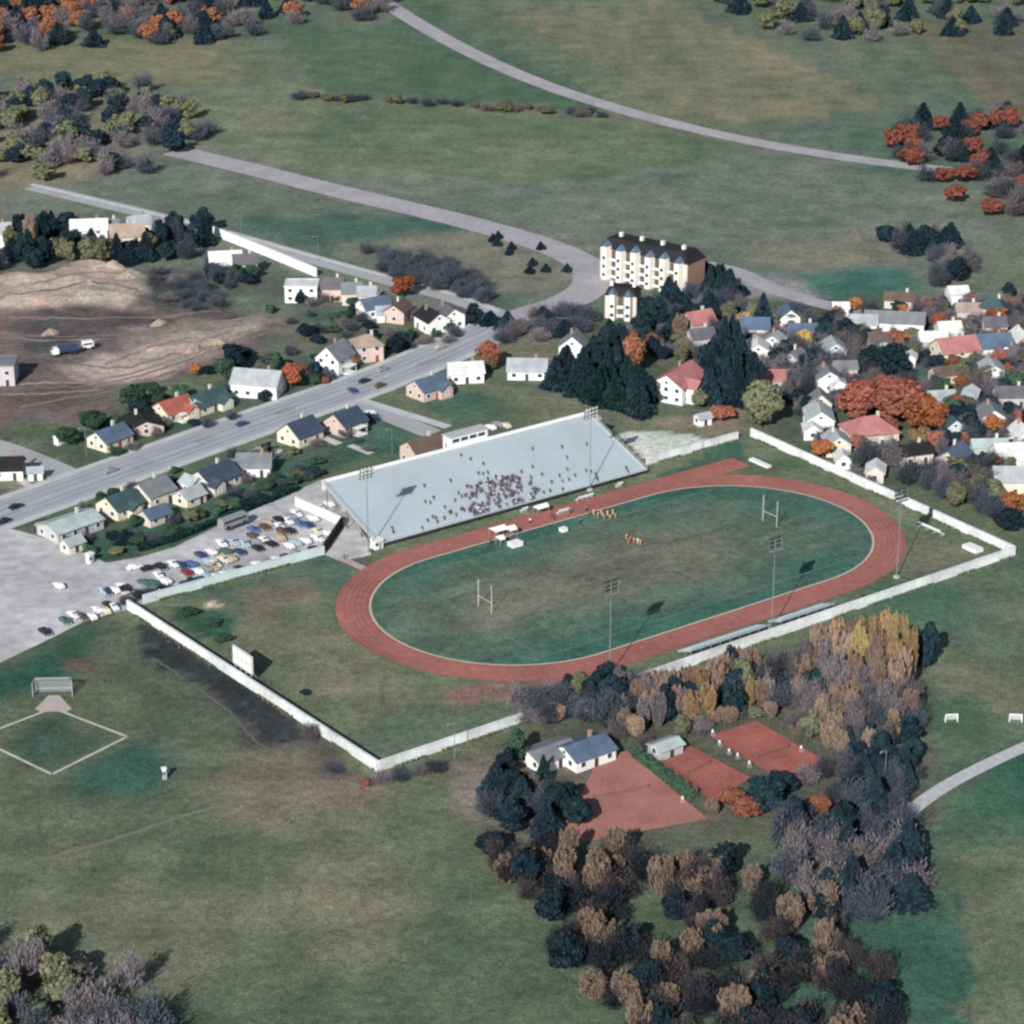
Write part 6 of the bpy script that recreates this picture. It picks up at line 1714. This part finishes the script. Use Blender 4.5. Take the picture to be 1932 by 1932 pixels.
mass([(1390, 590), (1560, 585), (1760, 585), (1940, 550), (1940, 900), (1860, 900), (1780, 860), (1790, 720), (1560, 700), (1400, 690)], 75, ['bare', 'bluebare', 'bare', 'darkround', 'rust', 'olive', 'bluebare', 'orange'], (3.5, 6.5), (4, 6.5), {'bluebare': 'small blue grey bare tree squeezed between the packed right hand houses', 'bare': 'small purple grey bare tree squeezed between the packed right hand houses', 'darkround': 'small dark evergreen squeezed between the packed right hand houses', 'rust': 'small rust coloured tree squeezed between the packed right hand houses', 'olive': 'small olive tree squeezed between the packed right hand houses', 'orange': 'small orange tree squeezed between the packed right hand houses'}, 'small trees of the packed right hand quarter', 2.6)
mass([(1260, 1365), (1340, 1350), (1440, 1345), (1540, 1370), (1600, 1440), (1560, 1430), (1440, 1355), (1340, 1385), (1290, 1396)], 16, ['bare', 'bluebare', 'olive', 'poplar_brown'], (3, 6), (3.5, 5.5), {'bluebare': 'blue grey bare tree crowding the top edge of the courts', 'bare': 'grey bare tree crowding the top edge of the courts', 'olive': 'olive tree crowding the top edge of the courts', 'poplar_brown': 'brown tree crowding the top edge of the courts'}, 'trees crowding the courts', 2.6)
for t in ((1520, 1478, 5.0, 6.0, 'bare', 'grey bare tree leaning over the low corner of the right court'), (1556, 1468, 5.5, 6.0, 'bluebare', 'blue grey bare tree at the right corner of the right court'), (1590, 1462, 6.5, 6.0, 'bare', 'grey bare tree beyond the right corner of the right court'), (1472, 1500, 6.0, 6.5, 'darkround', 'dark evergreen below the low end of the right court'), (1380, 1520, 4.5, 6.0, 'rust', 'rusty bush tree over the low end of the middle court'), (1345, 1535, 4.0, 5.0, 'poplar_brown', 'brown bush tree at the low corner of the pale court'), (1215, 1408, 4.0, 4.5, 'bare', 'grey bare tree between clubhouse and shed'), (1290, 1388, 4.5, 4.5, 'bare', 'grey bare tree right behind the shed')):
    tree(*t)
mass([(190, 1020), (330, 990), (560, 890), (596, 900), (540, 930), (330, 1025), (220, 1052)], 26, ['darkround', 'green', 'bluebare', 'navyfir', 'olive'], (2, 4.5), (3.5, 6), {'darkround': 'dark evergreen bush tree along the lane hedge', 'green': 'green bush tree along the lane hedge', 'bluebare': 'dark bare bush tree along the lane hedge', 'navyfir': 'dark little fir along the lane hedge', 'olive': 'olive bush tree along the lane hedge'}, 'bushy trees along the lane hedge', 2.6, .5)
mass([(60, 985), (420, 860), (700, 760), (760, 830), (600, 890), (300, 985), (170, 1030)], 26, ['green', 'bluebare', 'darkround', 'olive', 'bare'], (2, 4.2), (3, 5), {'green': 'small green yard tree between the near row of houses', 'bluebare': 'small dark bare yard tree between the near row of houses', 'darkround': 'small dark evergreen between the near row of houses', 'olive': 'small olive yard tree between the near row of houses', 'bare': 'small grey bare yard tree between the near row of houses'}, 'yard trees of the near row of houses', 3, .6)
mass([(120, 840), (700, 640), (760, 650), (640, 712), (430, 800), (180, 872)], 24, ['green', 'bluebare', 'darkround', 'rust', 'bare'], (2, 4.5), (3, 5), {'green': 'small green yard tree between the far row of houses', 'bluebare': 'small dark bare yard tree between the far row of houses', 'darkround': 'small dark evergreen between the far row of houses', 'rust': 'small rusty yard tree between the far row of houses', 'bare': 'small grey bare yard tree between the far row of houses'}, 'yard trees of the far row of houses', 3, .6)
mass([(560, 545), (760, 590), (890, 600), (880, 640), (760, 660), (640, 620), (560, 590)], 22, ['bluebare', 'green', 'darkround', 'bare'], (2.5, 4.5), (3.5, 6), {'green': 'small green tree round the houses below the embankment road', 'bluebare': 'small dark bare tree round the houses below the embankment road', 'darkround': 'small dark evergreen round the houses below the embankment road', 'bare': 'small grey bare tree round the houses below the embankment road'}, 'trees round the houses below the embankment', 3, .6)
mass([(1390, 600), (1560, 590), (1760, 585), (1932, 545), (1932, 960), (1880, 960), (1740, 900), (1560, 850), (1480, 760), (1400, 690)], 120, ['bare', 'bluebare', 'bare', 'darkround', 'bluebare', 'rust', 'bare'], (3.5, 7), (4, 6.5), {'bare': 'purple grey bare tree overlapping the packed right hand roofs', 'bluebare': 'blue grey bare tree overlapping the packed right hand roofs', 'darkround': 'dark evergreen overlapping the packed right hand roofs', 'rust': 'rusty tree overlapping the packed right hand roofs'}, 'trees overlapping the packed right hand roofs', 2.4, .45)
mass([(1240, 560), (1400, 560), (1440, 640), (1340, 690), (1230, 680), (1150, 660)], 30, ['bluebare', 'navyfir', 'darkround', 'bare'], (4.5, 8), (4.5, 6.5), {'bluebare': 'dark bare tree thickening the belt below the apartments', 'navyfir': 'dark fir thickening the belt below the apartments', 'darkround': 'dark evergreen thickening the belt below the apartments', 'bare': 'purple grey bare tree thickening the belt below the apartments'}, 'thick belt below the apartments', 2.4, .6)
# the poplar row and the thicket along the near wall
for x, y, h, w, k in ((1545, 1275, 15, 7, 'poplar_brown'), (1575, 1290, 17.5, 7, 'poplar_gold'), (1602, 1298, 19.5, 7, 'poplar_brown'), (1632, 1306, 21.5, 7.5, 'poplar_gold'), (1662, 1300, 21.0, 7.5, 'poplar_gold'), (1690, 1296, 20.0, 7, 'poplar_gold'), (1712, 1302, 17.0, 6, 'poplar_gold'), (1560, 1320, 14, 6.5, 'poplar_dusk'), (1610, 1330, 15, 6.5, 'poplar_brown'), (1652, 1338, 15, 6.5, 'poplar_brown'), (1688, 1335, 14, 6, 'poplar_brown'), (1588, 1300, 18, 7, 'poplar_brown'), (1618, 1312, 19, 7, 'poplar_gold'), (1648, 1318, 18.5, 7, 'poplar_brown'), (1676, 1316, 18, 6.5, 'poplar_gold'), (1702, 1318, 14.5, 6, 'poplar_brown'), (1580, 1330, 14, 7, 'poplar_dusk'), (1632, 1345, 13, 7, 'poplar_dusk'), (1560, 1295, 14, 7, 'poplar_dusk')):
    tree(x, y, h, w, k, {'poplar_gold': 'tall gold topped poplar in the big clump at the near wall', 'poplar_brown': 'brown poplar in the big clump at the near wall', 'poplar_dusk': 'purple grey poplar in the big clump at the near wall'}[k], 'poplars of the big golden clump')
for x, y, h, w, k in ((1205, 1340, 9, 6, 'poplar_brown'), (1232, 1330, 10, 6, 'poplar_brown'), (1262, 1335, 10.5, 6, 'poplar_brown'), (1292, 1325, 10, 6, 'poplar_brown'), (1320, 1330, 10.5, 6.5, 'poplar_gold'), (1345, 1318, 11, 6, 'poplar_brown'), (1378, 1300, 9, 6, 'poplar_dusk'), (1400, 1318, 11, 6.5, 'olive'), (1280, 1352, 8, 6, 'poplar_dusk'), (1338, 1345, 8, 6, 'poplar_brown'), (1372, 1335, 8, 6, 'bluebare'), (1235, 1362, 6, 5, 'poplar_brown')):
    tree(x, y, h, w, k, {'poplar_gold': 'gold brown poplar in the middle of the near tree line', 'poplar_brown': 'brown poplar in the middle of the near tree line', 'poplar_dusk': 'purple grey poplar in the middle of the near tree line', 'olive': 'olive tree in the middle of the near tree line', 'bluebare': 'dark bare tree in the middle of the near tree line'}[k], 'poplars in the middle of the near tree line')
for x, y, h, w, k in ((1432, 1310, 10, 6.5, 'bluebare'), (1460, 1300, 11.5, 6, 'bluebare'), (1488, 1292, 12, 6, 'bare'), (1515, 1290, 12, 6, 'poplar_dusk'), (1440, 1335, 8, 6, 'poplar_brown'), (1475, 1335, 9, 6.5, 'bluebare'), (1510, 1338, 9, 6, 'bare'), (1540, 1352, 9, 6, 'bare'), (1575, 1372, 9, 6, 'poplar_dusk'), (1612, 1385, 9.5, 6.5, 'bare'), (1650, 1385, 9.5, 6, 'bluebare'), (1690, 1372, 9, 6, 'bare'), (1530, 1392, 7, 5.5, 'olive'), (1580, 1412, 7.5, 6, 'bare'), (1625, 1425, 8, 6, 'bluebare'), (1668, 1420, 8, 6, 'bare'), (1700, 1400, 7, 5, 'bluebare')):
    tree(x, y, h, w, k, {'poplar_brown': 'brown poplar in the dusky thicket right of the courts', 'poplar_dusk': 'purple grey poplar in the dusky thicket right of the courts', 'bare': 'grey bare tree in the dusky thicket right of the courts', 'bluebare': 'blue grey bare tree in the dusky thicket right of the courts', 'olive': 'olive tree in the dusky thicket right of the courts'}[k], 'thicket right of the courts')
for x, y, h, w, k in ((985, 1338, 7, 6, 'bluebare'), (1010, 1350, 8, 6.5, 'bluebare'), (1035, 1330, 7.5, 6, 'bare'), (1062, 1338, 8, 6.5, 'bluebare'), (1090, 1320, 7.5, 6, 'olive'), (1118, 1335, 10, 6.5, 'darkround'), (1150, 1345, 11, 7, 'darkround'), (1178, 1350, 9, 6, 'bluebare'), (1020, 1370, 5, 5, 'bare'), (1050, 1362, 5, 5, 'poplar_brown'), (1100, 1362, 8, 6, 'bluebare'), (1180, 1385, 7, 5, 'poplar_brown'), (1200, 1390, 6, 5, 'poplar_brown'), (1160, 1398, 6, 5, 'bare')):
    tree(x, y, h, w, k, {'bluebare': 'blue grey bare tree behind the clubhouse', 'bare': 'grey bare tree behind the clubhouse', 'olive': 'olive tree behind the clubhouse', 'darkround': 'dark evergreen behind the clubhouse', 'poplar_brown': 'brown poplar behind the clubhouse'}[k], 'trees behind the clubhouse')
for x, y, h, w, k in ((935, 1500, 8, 7, 'navyfir'), (965, 1505, 8, 7, 'darkround'), (985, 1530, 8, 7, 'navyfir'), (1015, 1535, 7, 7, 'bluebare'), (1045, 1540, 8, 7, 'darkround'), (1070, 1520, 6.5, 6, 'darkround'), (925, 1540, 7, 7, 'bluebare'), (955, 1470, 8, 5, 'darkround'), (1000, 1500, 6, 5, 'bare'), (1035, 1510, 6, 5, 'bluebare'), (1090, 1560, 8, 7, 'darkround'), (965, 1570, 8, 7, 'darkround'), (1030, 1575, 8, 7, 'navyfir')):
    tree(x, y, h, w, k, {'navyfir': 'dark fir at the bottom left of the pale court', 'darkround': 'dark evergreen at the bottom left of the pale court', 'bluebare': 'dark bare tree at the bottom left of the pale court', 'bare': 'grey bare tree at the bottom left of the pale court'}[k], 'trees at the bottom left of the pale court')
for x, y, h, w, k in ((1600, 1470, 8, 6, 'bluebare'), (1625, 1490, 9, 7, 'navyfir'), (1650, 1475, 9, 6, 'darkround'), (1685, 1490, 8, 6, 'bluebare'), (1705, 1465, 7, 5.5, 'darkround'), (1610, 1525, 8, 7, 'bluebare'), (1650, 1535, 9, 7, 'navyfir'), (1690, 1535, 8, 6, 'bluebare'), (1575, 1520, 7, 6, 'bluebare'), (1545, 1535, 5, 5, 'rust'), (1510, 1545, 6, 6, 'bluebare'), (1480, 1555, 6, 6, 'bluebare'), (1730, 1470, 4, 4, 'bluebare'), (1640, 1580, 8, 7, 'bluebare'), (1590, 1570, 8, 7, 'darkround'), (1695, 1575, 7, 6, 'bluebare'), (1550, 1590, 7, 6, 'darkround')):
    tree(x, y, h, w, k, {'navyfir': 'dark fir in the wood at the bottom right of the courts', 'darkround': 'dark evergreen in the wood at the bottom right of the courts', 'bluebare': 'dark bare tree in the wood at the bottom right of the courts', 'rust': 'rust coloured tree in the wood at the bottom right of the courts'}[k], 'wood at the bottom right of the courts')
for t in ((720, 1475, 2.5, 5, 'bare', 'grey bare shrub at the bottom corner of the walls, left'), (755, 1470, 2.8, 5, 'bluebare', 'dark bare shrub at the bottom corner of the walls, second'), (790, 1462, 2.6, 5, 'bare', 'grey bare shrub at the bottom corner of the walls, third'), (820, 1455, 3.0, 5, 'bluebare', 'dark bare shrub at the bottom corner of the walls, right'), (690, 1482, 1.5, 3, 'rust', 'small reddish shrub just outside the bottom corner')):
    shrub(*t)

# beyond the three hundred largest, the leafless trees read as one scrubby mass
def merge_smallest(items, keep, name):
    items = sorted(items, key=lambda t: -t[0])[keep:]
    if not items: return
    bpy.context.view_layer.update()
    V, Lp, mi, mats, nv = [], [], [], [], 0
    sizes = []
    for _, root, _d in items:
        for ch in list(root.children):
            me = ch.data
            co = np.empty(len(me.vertices) * 3, np.float32); me.vertices.foreach_get('co', co)
            M = np.array(root.matrix_world @ ch.matrix_local)
            co = co.reshape(-1, 3) @ M[:3, :3].T + M[:3, 3]
            li = np.empty(len(me.loops), np.int32); me.loops.foreach_get('vertex_index', li)
            lt = np.empty(len(me.polygons), np.int32); me.polygons.foreach_get('loop_total', lt)
            if me.materials[0] not in mats: mats.append(me.materials[0])
            V.append(co); Lp.append(li + nv); sizes.append(lt); mi.append(np.full(len(lt), mats.index(me.materials[0]), np.int32)); nv += len(co)
            bpy.data.objects.remove(ch)
        bpy.data.objects.remove(root)
    V, Lp, sizes, mi = map(np.concatenate, (V, Lp, sizes, mi))
    me = bpy.data.meshes.new(name)
    me.vertices.add(len(V)); me.vertices.foreach_set('co', V.astype(np.float32).ravel())
    me.loops.add(len(Lp)); me.loops.foreach_set('vertex_index', Lp)
    me.polygons.add(len(sizes)); me.polygons.foreach_set('loop_start', np.concatenate([[0], np.cumsum(sizes)[:-1]]).astype(np.int32)); me.polygons.foreach_set('loop_total', sizes)
    for q in mats: me.materials.append(q)
    me.polygons.foreach_set('material_index', mi); me.update(); me.validate()
    tag(link_obj(bpy.data.objects.new(name, me)), kind='stuff')
merge_smallest(BARE, 290, 'leafless_thicket')

# ------------------------------------------------------------------ far-off woods beyond the stadium's surroundings
def woodland(name, poly, n, kinds, hr, wr):
    groups = {}
    xs = [p[0] for p in poly]; ys = [p[1] for p in poly]
    V = {k: [] for k in kinds}
    for _ in range(n):
        for _ in range(50):
            x, y = rnd.uniform(min(xs), max(xs)), rnd.uniform(min(ys), max(ys))
            if inside(np.array(x), np.array(y), poly): break
        p = G(x, y); k = rnd.choice(kinds); me = rnd.choice(proto(k)[0])
        co = np.empty(len(me.vertices) * 3, np.float32); me.vertices.foreach_get('co', co); co = co.reshape(-1, 4, 3)
        co = co[rng.random(len(co)) < .5]
        s, h = rnd.uniform(*wr) / 8, rnd.uniform(*hr) / 10; a = rnd.uniform(0, 6.28)
        c, q = math.cos(a), math.sin(a)
        mid = co.mean(1, keepdims=True); co = mid + (co - mid) * 1.2
        X = (co[..., 0] * c - co[..., 1] * q) * s + p.x; Y = (co[..., 0] * q + co[..., 1] * c) * s + p.y
        V[k].append(np.stack([X, Y, co[..., 2] * h], -1))
    mats, parts, mi = [], [], []
    for i, k in enumerate(kinds):
        if not V[k]: continue
        a = np.concatenate(V[k]); parts.append(a); mats.append(proto(k)[0][0].materials[0]); mi += [len(mats) - 1] * len(a)
    a = np.concatenate(parts); m = len(a)
    me = bpy.data.meshes.new(name)
    me.vertices.add(4 * m); me.vertices.foreach_set('co', a.astype(np.float32).ravel())
    me.loops.add(4 * m); me.loops.foreach_set('vertex_index', np.arange(4 * m, dtype=np.int32))
    me.polygons.add(m); me.polygons.foreach_set('loop_start', np.arange(0, 4 * m, 4, dtype=np.int32)); me.polygons.foreach_set('loop_total', np.full(m, 4, np.int32))
    for q in mats: me.materials.append(q)
    me.polygons.foreach_set('material_index', np.array(mi, np.int32)); me.update(); me.validate()
    tag(link_obj(bpy.data.objects.new(name, me)), kind='stuff')
woodland('far_woodland', [(-60, -40), (700, -50), (800, 30), (350, 90), (-60, 110)], 190, ['bare', 'bluebare', 'navyfir', 'rust'], (8, 13), (8, 12))
woodland('far_woodland', [(1200, -60), (2000, -60), (2000, 60), (1500, 90)], 130, ['bare', 'navyfir', 'bluebare', 'olive'], (8, 13), (8, 12))
woodland('far_woodland', [(-60, 190), (250, 150), (420, 260), (320, 330), (-60, 350)], 120, ['bare', 'bluebare', 'darkround', 'olive'], (7, 11), (8, 11))
woodland('far_woodland', [(1650, 250), (2000, 200), (2000, 400), (1800, 420)], 70, ['bluebare', 'bare', 'navyfir', 'rust'], (7, 11), (8, 11))
woodland('near_woodland', [(900, 1575), (1040, 1590), (1180, 1640), (1420, 1660), (1560, 1720), (1700, 1880), (1680, 1990), (1250, 1990), (1050, 1850), (960, 1700)], 150, ['bluebare', 'darkround', 'poplar_brown', 'bare', 'bluebare', 'bare'], (5, 10), (5, 8))
woodland('near_woodland', [(1480, 1580), (1720, 1570), (1740, 1700), (1640, 1760), (1480, 1680)], 40, ['bluebare', 'navyfir', 'bare'], (7, 11), (6, 9))
woodland('near_woodland', [(-60, 1780), (240, 1850), (300, 1990), (-60, 1990)], 30, ['bare', 'olive', 'bluebare'], (7, 11), (6, 9))
woodland('far_hedgerow', [(560, 180), (1150, 216), (1150, 224), (560, 190)], 40, ['bluebare', 'olive', 'bare'], (3, 5), (4, 8))
# weeds and long grass along the foot of the walls
def weeds(pairs):
    P = []
    for a, b, off, dens in pairs:
        d = (b - a); k = int(d.length * dens); n_ = Vector((-d.y, d.x, 0)).normalized()
        t = rng.random(k); keep = value_noise(t * d.length + 50, t * 0 + off * 40 + 50, 4.0, 61) > .42
        t = t[keep]; o = rng.exponential(.35, len(t)) + .25
        P.append(np.array([tuple(a + d * float(q) + n_ * (off * float(e))) for q, e in zip(t, o)]).reshape(-1, 3))
    P = np.concatenate(P); P[:, 2] = rng.uniform(.05, .35, len(P))
    A = unit(rdir(len(P)) + np.array([0, 0, 1.0])); B = unit(np.cross(A, rdir(len(P))))
    o = put('weeds', quads('weeds', P, A * .26, B * .14, lm_('olive'))); tag(o, kind='stuff')
weeds([(S(-117, 54.5), S(-115, -54.6), -1, 14), (S(-117, 54.5), S(-115, -54.6), 1, 14), (S(-114.4, -54.9), S(87, -53.2), -1, 12), (S(-114.4, -54.9), S(87, -53.2), 1, 9), (S(87.1, -52.7), S(90, 54.8), 1, 12), (S(51, 55.2), S(85, 55.3), -1, 12), (S(-112, 55.3), S(-58.6, 55.1), -1, 14)])
